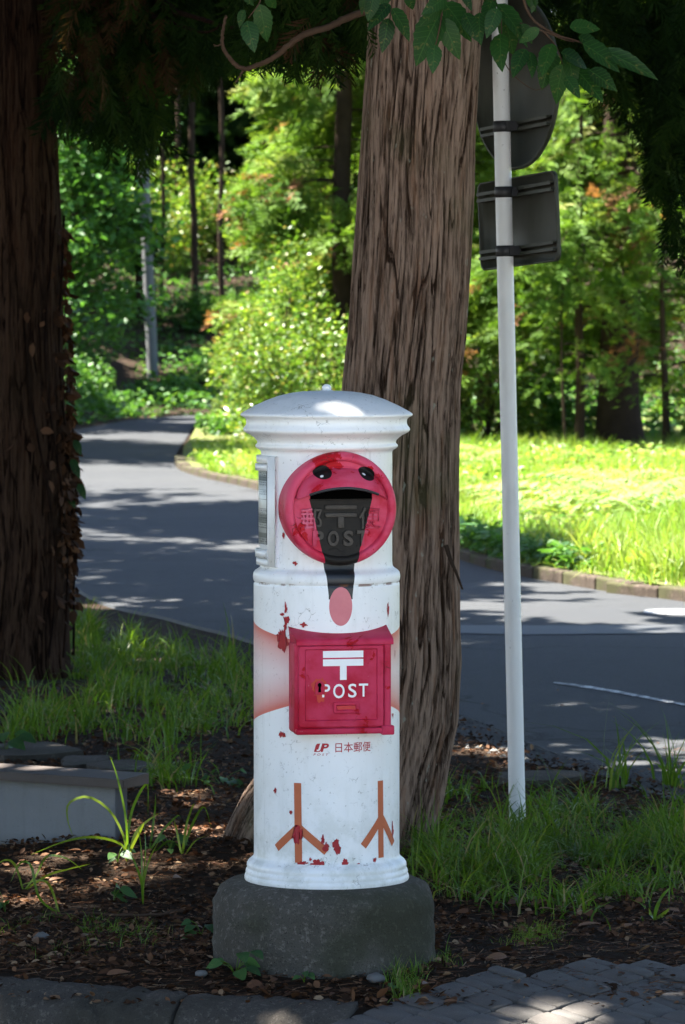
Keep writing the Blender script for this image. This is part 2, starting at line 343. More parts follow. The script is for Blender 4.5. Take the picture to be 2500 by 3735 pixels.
def red_paint(name, face=False, base=(0.50, 0.014, 0.042), fade=(0.62, 0.075, 0.14), deep=(0.42, 0.004, 0.012), bk=1.0):
    t = NT(name); co = t.coord(); x, y, z = t.xyz(co)
    big = t.noise(7, 5, 0.6); fine = t.noise(110, 4, 0.7); chip = t.noise(11, 6, 0.62, co, 0.6)
    c = t.mix(t.smooth(big, 0.38, 0.62), base, fade); c = t.mix(t.smooth(chip, 0.598, 0.608), c, deep)
    cr = cracks(t, co, 24, 0.03, 0.42); c = t.mix(t.math('MULTIPLY', cr, 0.8), c, (0.10, 0.02, 0.015))
    c = t.mix(t.math('MULTIPLY', t.smooth(fine, 0.68, 0.73), 0.5), c, (0.55, 0.30, 0.30))
    h = t.math('SUBTRACT', t.math('MULTIPLY', fine, 0.25), t.math('ADD', cr, t.smooth(chip, 0.598, 0.608)))
    rough = t.math('ADD', 0.22, t.math('MULTIPLY', big, 0.25))
    if face:
        blk = t.mix(t.noise(60, 5, 0.7, t.scale(co, 0.6, 1, 1.6)), tuple(v_ * bk for v_ in (0.006, 0.0055, 0.005)), tuple(v_ * bk for v_ in (0.026, 0.022, 0.018)))
        bm_ = beak_mask(t, x, y, z, 0.9)
        c = t.mix(bm_, c, blk)
        e = t.math('MAXIMUM', ell(t, x, z, -0.0545, 1.3715, 0.0245, 0.0185, 0.12), ell(t, x, z, 0.0700, 1.3665, 0.0245, 0.0175, -0.42))
        c = t.mix(e, c, (0.010, 0.009, 0.009))
        wv = t.math('MAXIMUM', ell(t, x, z, -0.0590, 1.3610, 0.0048, 0.0028, 0.4), ell(t, x, z, 0.0605, 1.3655, 0.0052, 0.0026, -0.5))
        c = t.mix(wv, c, (0.75, 0.74, 0.72))
    return t.done(t.pbsdf(c, t.math('ADD', rough, 0.16), 0.14, t.bump(h, 0.45, 0.003)))
M['face'] = red_paint('faded_red_face_paint', True)
M['face_relief'] = red_paint('lighter_relief_paint', True, (0.46, 0.03, 0.07), (0.60, 0.12, 0.19), (0.46, 0.01, 0.02), 4.0)  # lighter paint so the raised characters stand out
M['red'] = red_paint('faded_red_paint', False, (0.40, 0.006, 0.026), (0.52, 0.036, 0.088), (0.36, 0.003, 0.010))
M['under_red'] = plain('bare_red_primer', (0.33, 0.008, 0.014), 0.5, 0.4, 0.2, 60, 0.1)
M['orange'] = plain('orange_leg_paint', (0.46, 0.115, 0.042), 0.5, 0.4, 0.12, 40, 0.08)
M['print_white'] = plain('white_print', (0.82, 0.82, 0.81), 0.4, 0.4, 0.03, 60, 0.02)
M['print_red'] = plain('red_print', (0.42, 0.010, 0.020), 0.45, 0.4, 0.08, 60, 0.02)
M['black'] = plain('black_gap', (0.0015, 0.0015, 0.0015), 1.0, 0.0, 0.1, 40, 0.02)
M['lip'] = plain('black_lip_paint', (0.016, 0.017, 0.019), 0.35, 0.5, 0.2, 40, 0.05)
t = NT('schedule_print'); co = t.coord(); x, y, z = t.xyz(co)
row = t.math('FRACT', t.math('MULTIPLY', z, 38.0)); line = t.math('FRACT', t.math('MULTIPLY', z, 152.0))
ang = t.math('ARCTAN2', x, t.math('MULTIPLY', y, -1.0)); gl = t.noise(420, 2, 0.6, t.scale(co, 1, 1, 0.6))
cell = t.n('ShaderNodeTexWhiteNoise', noise_dimensions='1D'); t.L(t.math('FLOOR', t.math('MULTIPLY', z, 76.0)), cell.inputs['W'])
c = t.mix(t.math('GREATER_THAN', cell.outputs[0], 0.55), (0.55, 0.58, 0.55), (0.27, 0.30, 0.28))
tx = t.math('MULTIPLY', t.math('MULTIPLY', t.math('LESS_THAN', line, 0.6), t.math('GREATER_THAN', gl, 0.50)), t.math('GREATER_THAN', t.math('FRACT', t.math('MULTIPLY', cell.outputs[0], 7.0)), 0.45))
c = t.mix(t.math('MULTIPLY', tx, 0.8), c, (0.06, 0.07, 0.07)); c = t.mix(t.math('LESS_THAN', row, 0.05), c, (0.10, 0.11, 0.11))
M['schedule'] = t.done(t.pbsdf(c, 0.35, 0.5))
t = NT('sign_back_metal'); n = t.noise(7, 5, 0.6); s_ = t.noise(14, 4, 0.6, t.scale(t.coord(), 1, 1, 0.2))
c = t.mix(n, (0.026, 0.029, 0.021), (0.050, 0.053, 0.039)); c = t.mix(t.math('MULTIPLY', t.smooth(s_, 0.45, 0.7), 0.7), c, (0.017, 0.021, 0.008))
M['sign_back'] = t.done(t.pbsdf(c, 0.6, 0.4, t.bump(n, 0.2, 0.004)))
M['clamp'] = plain('black_band', (0.028, 0.028, 0.030), 0.5, 0.4, 0.2, 30, 0.1)
t = NT('pole_paint'); n = t.noise(10, 5, 0.6, t.scale(t.coord(), 1, 1, 0.3)); sp = t.noise(60, 3)
c = t.mix(t.math('MULTIPLY', t.smooth(n, 0.5, 0.72), 0.35), (0.74, 0.74, 0.73), (0.52, 0.48, 0.42)); c = t.mix(t.math('MULTIPLY', t.smooth(sp, 0.72, 0.76), 0.7), c, (0.12, 0.09, 0.07))
M['pole'] = t.done(t.pbsdf(c, 0.4, 0.5, t.bump(sp, 0.1, 0.002)))
t = NT('stained_stucco'); co = t.coord(); n = t.noise(8, 5); stn = t.noise(20, 5, 0.7, t.scale(co, 1, 1, 0.12)); x, y, z = t.xyz(co)
c = t.mix(n, (0.17, 0.178, 0.182), (0.225, 0.232, 0.235)); c = t.mix(t.math('MULTIPLY', t.smooth(stn, 0.48, 0.72), 0.18), c, (0.09, 0.09, 0.08)); c = t.mix(t.math('MULTIPLY', t.smooth(z, 0.10, 0.0), 0.6), c, (0.07, 0.06, 0.045)); c = t.mix(t.math('MULTIPLY', t.smooth(t.noise(70, 4, 0.7), 0.62, 0.70), 0.5), c, (0.08, 0.08, 0.075))
M['stucco'] = t.done(t.pbsdf(c, 0.92, 0.1, t.bump(t.noise(90, 4, 0.7), 0.6, 0.004)))
M['stucco_old'] = plain('grey_stucco', (0.20, 0.208, 0.212), 0.9, 0.2, 0.10, 8, 0.5)
M['stucco_dark'] = plain('dark_stucco', (0.10, 0.105, 0.115), 0.85, 0.2, 0.1, 8, 0.4)
M['lid'] = plain('dark_metal_lid', (0.065, 0.052, 0.046), 0.55, 0.4, 0.35, 12, 0.2)
M['concrete_pole'] = plain('pole_concrete', (0.12, 0.125, 0.125), 0.85, 0.3, 0.15, 5, 0.2)
t = NT('warning_stripes'); x, y, z = t.xyz(t.coord())
st = t.math('GREATER_THAN', t.math('FRACT', t.math('ADD', t.math('MULTIPLY', t.math('ARCTAN2', x, y), 3.0), t.math('MULTIPLY', z, 2.0))), 0.55)
M['stripes'] = t.done(t.pbsdf(t.mix(st, (0.42, 0.20, 0.01), (0.02, 0.02, 0.02)), 0.6, 0.4))

# ------------------------------------------------------------------ ground, road, verge
def sink(y):        # the ground falls away towards the camera below the box
    y = np.asarray(y, float); d = np.clip(11.25 - y, 0, 1.15); return -0.128 * d
def ground_h(x, y):
    x = np.asarray(x, float); y = np.asarray(y, float)
    h = (vnoise(x * 2.2 + 50, y * 1.3 + 50, 3) - 0.5) * 0.035 + (vnoise(x * 9 + 50, y * 6 + 50, 4) - 0.5) * 0.012
    h = h * sstep(11.1, 11.7, y) * sstep(18.5, 15.5, y + 0.0 * x)
    d = np.hypot((x - 0.02) / 0.75, (y - 13.6) / 0.9); h += 0.05 * np.exp(-d * d * 1.3)
    d2 = np.hypot((x + 0.70) / 0.5, (y - 13.5) / 0.35); h += 0.05 * np.exp(-d2 * d2)
    bank = sstep(-4.3, -8.0, x + 0.0 * y) * sstep(58, 75, y) * 1.6 + sstep(74, 120, y) * 5.5
    h -= 0.12 * sstep(0.0, -0.02, y - (10.97 - 0.249 * x - 0.20)) * (x < 0.06)
    return h + sink(y) + bank
xs = np.unique(np.concatenate([np.linspace(-60, -4, 29), np.linspace(-4, -1.6, 13), np.linspace(-1.6, 2.4, 150), np.linspace(2.4, 60, 40)]))
ys = np.unique(np.concatenate([np.linspace(-40, 9.5, 12), np.linspace(9.5, 17.5, 240), np.linspace(17.5, 40, 46), np.linspace(40, 260, 60)]))
gx, gy = np.meshgrid(xs, ys); gz = ground_h(gx, gy)
# soil is a little lower than the road edge
V = np.stack([gx, gy, gz - 0.006], -1).reshape(-1, 3); nx_, ny_ = len(xs), len(ys)
ii = (np.arange(ny_ - 1)[:, None] * nx_ + np.arange(nx_ - 1)[None]).ravel()
Q = np.stack([ii, ii + 1, ii + nx_ + 1, ii + nx_], -1)
tag(nobj('ground', V, Q, M['soil'], smooth=True), kind='structure')

near_edge = [(4.2, 10.6), (2.2, 13.6)] + [tuple(gnd(*p)[:2]) for p in ((2199, 2803), (1920, 2715), (1692, 2620), (925, 2346), (638, 2267), (261, 2136))] + [(-3.2, 40), (-3.95, 52)] + [tuple(gnd(*p)[:2]) for p in ((236, 1585), (383, 1550), (536, 1528))] + [(-2.6, 74), (-0.5, 79), (3, 82)]
far_edge = [(8.5, 12.2), (4.6, 20)] + [tuple(gnd(*p)[:2]) for p in ((2500, 2201), (2340, 2184), (1910, 2109), (1678, 2047))] + [(-0.1, 37)] + [tuple(gnd(*p)[:2]) for p in ((944, 1793), (700, 1735), (638, 1690), (676, 1608), (746, 1528))] + [(-1.6, 74), (0.2, 76), (3.4, 78.4)]
NE = spline([(a, b, 0) for a, b in near_edge], 120); FE = spline([(a, b, 0) for a, b in far_edge], 120)
def strip(A, B, z, k=8):
    f = np.linspace(0, 1, k)[None, :, None]; P = A[:, None] * (1 - f) + B[:, None] * f; P[..., 2] = z
    n = len(A); i = np.arange(n - 1)[:, None] * k; j = np.arange(k - 1)[None]
    return P.reshape(-1, 3), np.stack([i + j, i + j + 1, i + j + 1 + k, i + j + k], -1).reshape(-1, 4)
bm = bmesh.new(); bm.faces.new([bm.verts.new((p[0], p[1], 0.012)) for p in np.vstack([FE, NE[::-1]])]); bmesh.ops.triangulate(bm, faces=bm.faces[:])
road = tag(bobj('road', bm, M['asphalt']), kind='structure')
# thickness of the asphalt edge
skirt = np.vstack([NE + (0, 0, 0.012), NE + (-0.02, 0, -0.05)]); n = len(NE); i = np.arange(n - 1)
nobj('road_edge', skirt, np.stack([i, i + 1, i + 1 + n, i + n], -1), M['patch'], road)
def fe_x(y): return np.interp(y, FE[::1, 1], FE[:, 0])
# resurfaced strip across the road, worn paint
A = np.array([gnd(1600, 2318), gnd(1900, 2325), gnd(2200, 2322), gnd(2700, 2318)]); B = np.array([gnd(1600, 2290), gnd(1900, 2291), gnd(2200, 2290), gnd(2700, 2287)])
V, Q = strip(A, B, 0.0165, 2); nobj('asphalt_patch', V, Q, M['patch'], road)
A = np.array([gnd(2020, 2503), gnd(2150, 2523), gnd(2300, 2549), gnd(2520, 2590)]); B = np.array([gnd(2020, 2499), gnd(2150, 2514), gnd(2300, 2540), gnd(2520, 2583)])
V, Q = strip(spline(A, 20), spline(B, 20), 0.0165, 2); nobj('painted_line', V, Q, M['line'], road)
# manhole cover at the right edge
mc = gnd(2470, 2241)
V, Q = lathe([(0.0, 0.020), (0.20, 0.020), (0.205, 0.014)], 32); o = nobj('manhole_cover', V + mc, Q, M['pole'], smooth=False)
tag(o, 'pale round manhole cover in the asphalt at the right edge', 'manhole cover')
o.data.materials.clear(); o.data.materials.append(plain('manhole_iron', (0.26, 0.27, 0.28), 0.5, 0.5, 0.2, 30, 0.3))

# far kerb: one block after another
kerb = empty('kerb', (0, 0, 0)); tag(kerb, kind='structure')
d = np.hypot(*np.diff(FE[:, :2], axis=0).T); s_cum = np.concatenate([[0], np.cumsum(d)])
bm = bmesh.new(); add_box(bm, 0, 0.585, -0.06, 0.06, -0.03, 0.092, 0.014, 2)
kme = bpy.data.meshes.new('kerb_stone'); bm.to_mesh(kme); bm.free(); kme.materials.append(M['kerb_far'])
s0 = float(np.interp(20, FE[:, 1], s_cum)); s1 = float(np.interp(50, FE[:, 1], s_cum)); q = s0
while q < s1:
    p = [np.interp(q, s_cum, FE[:, k]) for k in (0, 1)]; p2 = [np.interp(q + 0.6, s_cum, FE[:, k]) for k in (0, 1)]
    o = put(bpy.data.objects.new('kerb_stone', kme), kerb)
    o.location = (p[0] + 0.06, p[1], random.uniform(-0.012, 0.008)); o.rotation_euler = (random.uniform(-.03, .03), random.uniform(-.01, .01), math.atan2(p2[1] - p[1], p2[0] - p[0])); q += 0.6
# verge behind it
right = FE.copy(); right[:, 0] = np.maximum(right[:, 0] + 30, 30); left = FE + (0.10, 0, 0)
sel = (FE[:, 1] > 13) & (FE[:, 1] < 75)
V, Q = strip(left[sel], right[sel], 0.10, 30); V[:, 2] += (vnoise(V[:, 0] * 0.8 + 40, V[:, 1] * 0.5 + 40, 9) - 0.5) * 0.06
tag(nobj('verge', V, Q, M['verge']), kind='structure')

# near kerb (two blocks) and the added pale bounce sheet in front of it
PL = lambda X, Y: np.array([X, Y, float(sink(Y))])
def on_slope(px, py):
    d = ray(px, py); lo, hi = 9.0, 13.0
    for _ in range(40):
        m = (lo + hi) / 2
        if CAMZ + d[2] * m / d[1] > sink(m): lo = m
        else: hi = m
    return np.array([d[0] * lo / d[1], lo, float(sink(lo))])
kb = [on_slope(-300, 3550), on_slope(0, 3572), on_slope(702, 3632), on_slope(1320, 3668)]
kd = (kb[3] - kb[1])[:2]; kd /= np.linalg.norm(kd); kn = np.array([kd[1], -kd[0]])   # kn towards camera
nkerb = empty('near_kerb'); tag(nkerb, kind='structure')
def kerb_block(p, q, seed):
    L = float(np.linalg.norm((q - p)[:2])) - 0.008; n = max(8, int(L / 0.02)); r = np.random.default_rng(seed)
    # cross section: (offset towards camera, z)
    cs = [(0.0, -0.25), (0.0, -0.012), (0.010, 0.0), (0.06, 0.004), (0.12, 0.0), (0.160, -0.010), (0.182, -0.026), (0.192, -0.055), (0.196, -0.13), (0.198, -0.25)]
    V = []
    for i in range(n + 1):
        c = p + (q - p) * (i / n * L / (L + 0.008))
        for k, (o_, z_) in enumerate(cs):
            j = r.normal(0, 0.0022, 2) if 0 < k < 9 else (0, 0); j = np.array(j) * (2.4 if k in (5, 6, 7) else 1)
            V.append([c[0] + kn[0] * (o_ + j[0]), c[1] + kn[1] * (o_ + j[0]), c[2] - 0.128 * o_ + z_ + 0.012 + j[1]])
    V = np.array(V); m = len(cs); a = np.arange(n)[:, None] * m; b = np.arange(m - 1)[None]
    Q = np.stack([a + b, a + b + 1, a + b + 1 + m, a + b + m], -1).reshape(-1, 4)
    o = nobj('kerb_stone', V, [Q[:, ::-1], np.array([list(range(m)), [x + n * m for x in range(m)][::-1]])], M['kerb'], nkerb, smooth=False)
kdir = kb[2] - kb[1]
kerb_block(kb[2] - kdir * 1.7, kb[2] - kdir * 0.004, 1); kerb_block(kb[2] + kdir * 0.004, kb[3], 2)
nobj('bounce_sheet', np.array([[-25, -40, -0.138], [25, -40, -0.138], [25, 10.1, -0.138], [-25, 10.1, -0.138]]), np.array([[0, 1, 2, 3]]), stone_mat('bounce_sheet_concrete', (0.22, 0.21, 0.195), (0.36, 0.345, 0.32), None, 30))  # unseen pale ground, added to bounce sunlight onto the post box front
tag(bpy.data.objects['bounce_sheet'], kind='structure')

# pavers on the slope
pave = empty('pavement'); tag(pave, kind='structure')
O = on_slope(1667, 3618); A_ = on_slope(1782, 3656) - O; B_ = on_slope(1789, 3576) - O
lim = [on_slope(*p)[:2] for p in ((1330, 3656), (1569, 3606), (1700, 3562), (1967, 3532), (2246, 3522), (2700, 3516))]
lx = [p[0] for p in lim]; ly = [p[1] for p in lim]
def paver_mesh(a, b, name):
    g = 0.007; P = []
    n = 7; na, nb = np.linalg.norm(a), np.linalg.norm(b)
    ea, eb = a / na, b / nb
    def edge(p, q, bulge):
        dv = q - p; nrm = np.array([dv[1], -dv[0]]); nrm /= np.linalg.norm(nrm)
        for i in range(n):
            s = i / n; P.append(p + dv * s + nrm * bulge * math.sin(math.pi * s))
    c = [-a / 2 - b / 2, a / 2 - b / 2, a / 2 + b / 2, -a / 2 + b / 2]
    ka, kb_ = 1 - g / na, 1 - g / nb; c = [-a * ka / 2 - b * kb_ / 2, a * ka / 2 - b * kb_ / 2, a * ka / 2 + b * kb_ / 2, -a * ka / 2 + b * kb_ / 2]
    bl = 0.0055
    edge(c[0], c[1], bl * (0.6 if nb < 0.08 else 1)); edge(c[1], c[2], bl); edge(c[2], c[3], bl * (0.6 if nb < 0.08 else 1)); edge(c[3], c[0], bl)
    P = np.array(P); k = len(P)
    rings = [(1.0, -0.05), (1.0, -0.011), (0.978, -0.004), (0.950, -0.0008), (0.92, 0.0)]
    V = np.vstack([np.column_stack([P * s, np.full(k, z)]) for s, z in rings])
    i = np.arange(len(rings) - 1)[:, None] * k; j = np.arange(k)[None]; jn = (j + 1) % k
    Q = np.stack([i + j, i + jn, i + k + jn, i + k + j], -1).reshape(-1, 4)
    me = np_mesh(name, V, [Q, np.array([list(range(4 * k, 5 * k))])], False); me.materials.append(M['paver']); return me
a2, b2 = A_[:2], B_[:2]
big_p = paver_mesh(a2, b2 * 0.66, 'paver'); thin_p = paver_mesh(a2, b2 * 0.34, 'paver')
tilt = math.atan(0.128); cnt = 0
for ia in range(-9, 26):
    for ib in range(-10, 14):
        for off, me in ((0.0, big_p), (0.5, thin_p)):
            p = O[:2] + a2 * (ia + 0.5 * (ib % 2) * 0 ) + b2 * (ib + off)
            if p[0] > 1.25 or p[1] < 10.35 or p[0] < 0.02 or p[1] > np.interp(p[0], lx, ly) + random.uniform(-.03, .02): continue
            if p[1] < 10.5 and p[0] < 0: continue
            if np.dot(p - kb[3][:2], kn) < 0.10 and p[0] < 0.10: continue
            o = put(bpy.data.objects.new('paver', me), pave); cnt += 1
            o.location = (p[0], p[1], float(sink(p[1])) + 0.006 + random.uniform(-0.004, 0.004)); o.rotation_euler = (tilt + random.uniform(-.02, .02), random.uniform(-.025, .025), random.uniform(-.03, .03))

# ------------------------------------------------------------------ post box and its stone
BX, BY, BZ = float(at(1192, 1867, 11.5)[0]), 11.5, 0.0
st_prof = [(0.0, 0.221), (0.20, 0.221), (0.248, 0.2185), (0.270, 0.213), (0.288, 0.202), (0.301, 0.185), (0.309, 0.162), (0.312, 0.12), (0.313, 0.04), (0.315, -0.04), (0.316, -0.12)]
prof = [tuple(x) for x in spline([(a, b, 0) for a, b in st_prof], 50)[:, :2]]
V, Q = lathe(prof, 160); ang = np.arctan2(V[:, 0], V[:, 1]); rr = np.hypot(V[:, 0], V[:, 1])
dn = 0.011 * (vnoise(ang * 4 / np.pi + 20, V[:, 2] * 12 + 20, 12) - 0.5) + 0.008 * (vnoise(ang * 20 / np.pi + 20, V[:, 2] * 45 + 20, 13) - 0.5)
V[:, :2] *= (1 + dn / np.maximum(rr, 0.05))[:, None] * 1.0; V[:, 2] += np.where(rr > 0.25, dn * 0.4, 0)
o = nobj('stone_plinth', V, Q, M['stone'], smooth=True); o.location = (at(1184, 1867, 11.5)[0], BY, 0)
tag(o, 'round mossy dark stone block carrying the white post box', 'stone plinth')

pb = empty('post_box', (BX, BY, 0.0), R(11.3))
tag(pb, 'white cylindrical post box painted as a bird with red face and black bill', 'post box')
L1 = lambda cy: 1.6252 - 0.000352 * cy
dome = [(0, 97), (90, 98), (127, 99), (200, 104), (267, 112), (370, 134), (467, 168), (567, 213), (630, 247), (668, 268), (682, 280), (685, 287), (679, 296), (662, 304), (648, 313), (640, 326), (638, 345), (641, 366), (652, 382), (661, 394), (664, 403), (660, 414), (648, 426), (628, 436), (600, 450), (574, 470), (556, 490), (550, 504), (553, 514), (563, 523), (567, 533), (563, 545), (550, 556), (533, 565), (524, 575), (522, 592)]
V, Q = lathe([(h / 2840, L1(cy)) for h, cy in dome], 128); lid = nobj('cap', V, Q, M['white_plain'], pb, smooth=True)
fin = [(0, 44), (14, 46), (27, 54), (36, 66), (39, 76), (36, 84), (33, 88), (42, 92), (54, 96), (60, 101)]
V, Q = lathe([(h / 2840, L1(cy)) for h, cy in fin], 32); nobj('finial', V, Q, M['white_plain'], lid, smooth=True)
ru, rl = 0.1838, 0.2045
bodyp = [(ru, L1(590))] + [(ru, z) for z in np.linspace(L1(620), 1.115, 14)] + [(h / 2840, L1(cy)) for h, cy in ((525, 1482), (531, 1496), (547, 1509), (568, 1522), (580, 1538), (585, 1556), (586, 1574), (584, 1592), (580, 1604), (574, 1611), (572, 1615), (576, 1620), (580, 1626))] + [(rl, z) for z in np.linspace(1.048, 0.292, 26)]
bodyp += [(0.2065, 0.285), (0.212, 0.280), (0.2195, 0.274), (0.2238, 0.267), (0.2248, 0.260), (0.2236, 0.2555), (0.2243, 0.2525), (0.2268, 0.249), (0.2280, 0.244), (0.2278, 0.240), (0.2270, 0.2375), (0.2295, 0.235), (0.2312, 0.230), (0.2315, 0.224), (0.2300, 0.2195)]
V, Q = lathe(bodyp, 192)
an = np.arctan2(V[:, 0], -V[:, 1]); lowm = np.clip((0.262 - V[:, 2]) / 0.04, 0, 1)
V[:, :2] *= (1 + 0.006 * lowm * (vnoise(an * 40 / np.pi + 60, V[:, 2] * 90 + 9, 21) - 0.5))[:, None]
body = nobj('body', V, Q, M['white'], pb, smooth=True)

def cyl_decal(name, polys, r, m, parent, off=0.0008, step=0.012):
    """polys: list of 2-D outlines (arc length, z) laid on the cylinder of radius r"""
    bm = bmesh.new()
    for P in polys:
        vs = [bm.verts.new((a, 0, b)) for a, b in P]; bm.faces.new(vs)
    bmesh.ops.triangulate(bm, faces=bm.faces[:])
    xs_ = [v.co.x for v in bm.verts]; a = min(xs_) + step
    while a < max(xs_):
        bmesh.ops.bisect_plane(bm, geom=bm.verts[:] + bm.edges[:] + bm.faces[:], plane_co=(a, 0, 0), plane_no=(1, 0, 0)); a += step
    for v in bm.verts:
        th = v.co.x / r; v.co = ((r + off) * math.sin(th), -(r + off) * math.cos(th), v.co.z)
    bmesh.ops.recalc_face_normals(bm, faces=bm.faces[:])
    return bobj(name, bm, m, parent, smooth=True)
def bar(p, q, wd):
    p = np.array(p); q = np.array(q); d = (q - p) / np.linalg.norm(q - p); nn = np.array([-d[1], d[0]]) * wd / 2
    return [tuple(p + nn), tuple(p - nn), tuple(q - nn), tuple(q + nn)]
for s_, zt, zj, zb, tl, tr, ze in ((-0.119, 0.511, 0.388, 0.287, -0.072, 0.080, 0.326), (0.130, 0.512, 0.409, 0.297, -0.064, 0.060, 0.334)):
    w2 = 0.0108
    cyl_decal('painted_leg', [[(s_ - w2 - 0.003, zt), (s_ - w2, zb), (s_ + w2, zb), (s_ + w2 - 0.003, zt)]], rl, M['orange'], body, 0.0008)
    cyl_decal('painted_toe', [bar((s_, zj), (s_ + tl, ze), 0.0215)], rl, M['orange'], body, 0.0011)
    cyl_decal('painted_toe', [bar((s_, zj), (s_ + tr, ze - 0.004), 0.0215)], rl, M['orange'], body, 0.0014)
def blob(cx, cz, rx, rz, seed, n=34, j=0.75):
    r = random.Random(seed); P = []
    k = 1.0
    for i in range(n):
        k = 0.55 * k + 0.45 * (1 + r.uniform(-j, j)) + r.uniform(-0.2, 0.2); k = max(k, 0.3); th = 2 * math.pi * i / n
        P.append((cx + rx * k * math.cos(th), cz + rz * k * math.sin(th)))
    return P
chips = [(-0.122, 0.372, 0.016, 0.022, 1), (-0.042, 0.336, 0.007, 0.010, 2), (-0.012, 0.338, 0.009, 0.016, 3), (-0.062, 0.287, 0.017, 0.012, 4), (-0.108, 0.288, 0.012, 0.007, 5), (0.012, 0.290, 0.008, 0.011, 6),
         (0.186, 0.372, 0.005, 0.021, 7), (0.105, 0.294, 0.006, 0.007, 8), (-0.171, 0.642, 0.013, 0.009, 9), (-0.142, 0.428, 0.005, 0.005, 10), (-0.196, 0.486, 0.005, 0.006, 11),
         (-0.155, 0.962, 0.010, 0.012, 12), (-0.157, 0.992, 0.004, 0.016, 13), (-0.170, 0.976, 0.006, 0.005, 14), (-0.160, 0.942, 0.004, 0.010, 15), (-0.103, 0.950, 0.009, 0.006, 16), (0.160, 0.985, 0.004, 0.017, 17), (-0.168, 0.902, 0.018, 0.028, 18), (-0.178, 0.915, 0.012, 0.014, 28), (0.187, 0.690, 0.003, 0.008, 19), (0.200, 0.860, 0.002, 0.010, 20), (-0.05, 0.355, 0.004, 0.012, 24), (-0.085, 0.30, 0.004, 0.005, 25), (0.05, 0.284, 0.006, 0.003, 26)]
cyl_decal('paint_chips', [blob(a, b, c_, d_, e_) for a, b, c_, d_, e_ in chips], rl, M['under_red'], body, 0.0019)['kind'] = 'stuff'
cyl_decal('paint_chips', [blob(-0.125, 1.118, 0.007, 0.005, 31), blob(0.0, 1.432, 0.028, 0.010, 32), blob(-0.165, 1.19, 0.004, 0.010, 33), blob(-0.03, 1.436, 0.008, 0.003, 34), blob(-0.165, 1.30, 0.003, 0.012, 35)], ru, M['under_red'], body, 0.0012)['kind'] = 'stuff'

# lettering
def text_geo(body_, x0, x1, z0, z1, extrude=0.0, bevel=0.0, shear=0.0, offset=0.0, spacing=1.0):
    cu = bpy.data.curves.new('lettering', 'FONT'); cu.body = body_; cu.shear = shear; cu.offset = offset; cu.space_character = spacing
    cu.resolution_u = 4; cu.extrude = 0.0
    o = bpy.data.objects.new('lettering', cu); COL.objects.link(o)
    V0 = None
    if extrude: cu.extrude = 0.02; cu.bevel_depth = bevel; cu.bevel_resolution = 1
    dg = bpy.context.evaluated_depsgraph_get(); ev = o.evaluated_get(dg); me = ev.to_mesh()
    V = np.array([v.co[:] for v in me.vertices]); P = [list(p.vertices) for p in me.polygons]
    ev.to_mesh_clear(); bpy.data.objects.remove(o)
    lo, hi = V.min(0), V.max(0)
    X = x0 + (V[:, 0] - lo[0]) / (hi[0] - lo[0]) * (x1 - x0); Z = z0 + (V[:, 1] - lo[1]) / (hi[1] - lo[1]) * (z1 - z0)
    D = (V[:, 2] - lo[2]) / (hi[2] - lo[2]) * extrude if extrude else np.zeros(len(V))
    return X, Z, D, P
def flat_text(name, s, x0, x1, z0, z1, y, m, parent, **kw):
    X, Z, D, P = text_geo(s, x0, x1, z0, z1, **kw)
    me = bpy.data.meshes.new(name); me.from_pydata(np.column_stack([X, y - D, Z]).tolist(), [], P); me.materials.append(m)
    return put(bpy.data.objects.new(name, me), parent)
def cyl_text(name, s, x0, x1, z0, z1, r, m, parent, **kw):
    X, Z, D, P = text_geo(s, x0, x1, z0, z1, **kw)
    me = bpy.data.meshes.new(name); me.from_pydata(np.column_stack([r * np.sin(X / r), -r * np.cos(X / r), Z]).tolist(), [], P); me.materials.append(m)
    return put(bpy.data.objects.new(name, me), parent)
# emblem and company lettering under the door
eb = [(-0.0745, 0.5985), (-0.0695, 0.617), (-0.066, 0.6215), (-0.0545, 0.6225), (-0.0485, 0.6225), (-0.053, 0.606), (-0.0575, 0.5995), (-0.063, 0.5985)]
cyl_decal('emblem', [eb], rl, M['print_red'], body, 0.0008, 0.01)
cyl_text('emblem_letter', 'J', -0.0675, -0.0515, 0.6010, 0.6228, rl + 0.0013, M['print_white'], body, shear=0.25, offset=0.05)
cyl_text('emblem_letter', 'P', -0.0565, -0.0335, 0.5990, 0.6225, rl + 0.0018, M['print_red'], body, shear=0.25, offset=0.03)
cyl_text('emblem_lettering', 'POST', -0.0765, -0.0345, 0.5885, 0.5945, rl + 0.0009, M['print_red'], body, shear=0.25, spacing=1.6, offset=0.005)
cyl_text('company_lettering', '日本郵便', -0.0155, 0.0905, 0.5970, 0.6245, rl + 0.0009, M['print_red'], body, offset=0.004)

# red round face with the mouth
FC = 1.270
fp = [(0.152, -0.05), (0.156, -0.10), (0.157, -0.196), (0.1558, -0.2045), (0.1525, -0.2115), (0.1475, -0.2160), (0.1420, -0.2175), (0.1370, -0.2160), (0.1335, -0.2120), (0.1318, -0.2060), (0.1305, -0.2035), (0.126, -0.2030), (0.0, -0.2030)]
V, Q = lathe(fp, 128, 'y'); V[:, 2] += FC
face = nobj('face_disc', V, Q[:, ::-1], M['face'], pb, smooth=True); face.data.set_sharp_from_angle(angle=R(50))
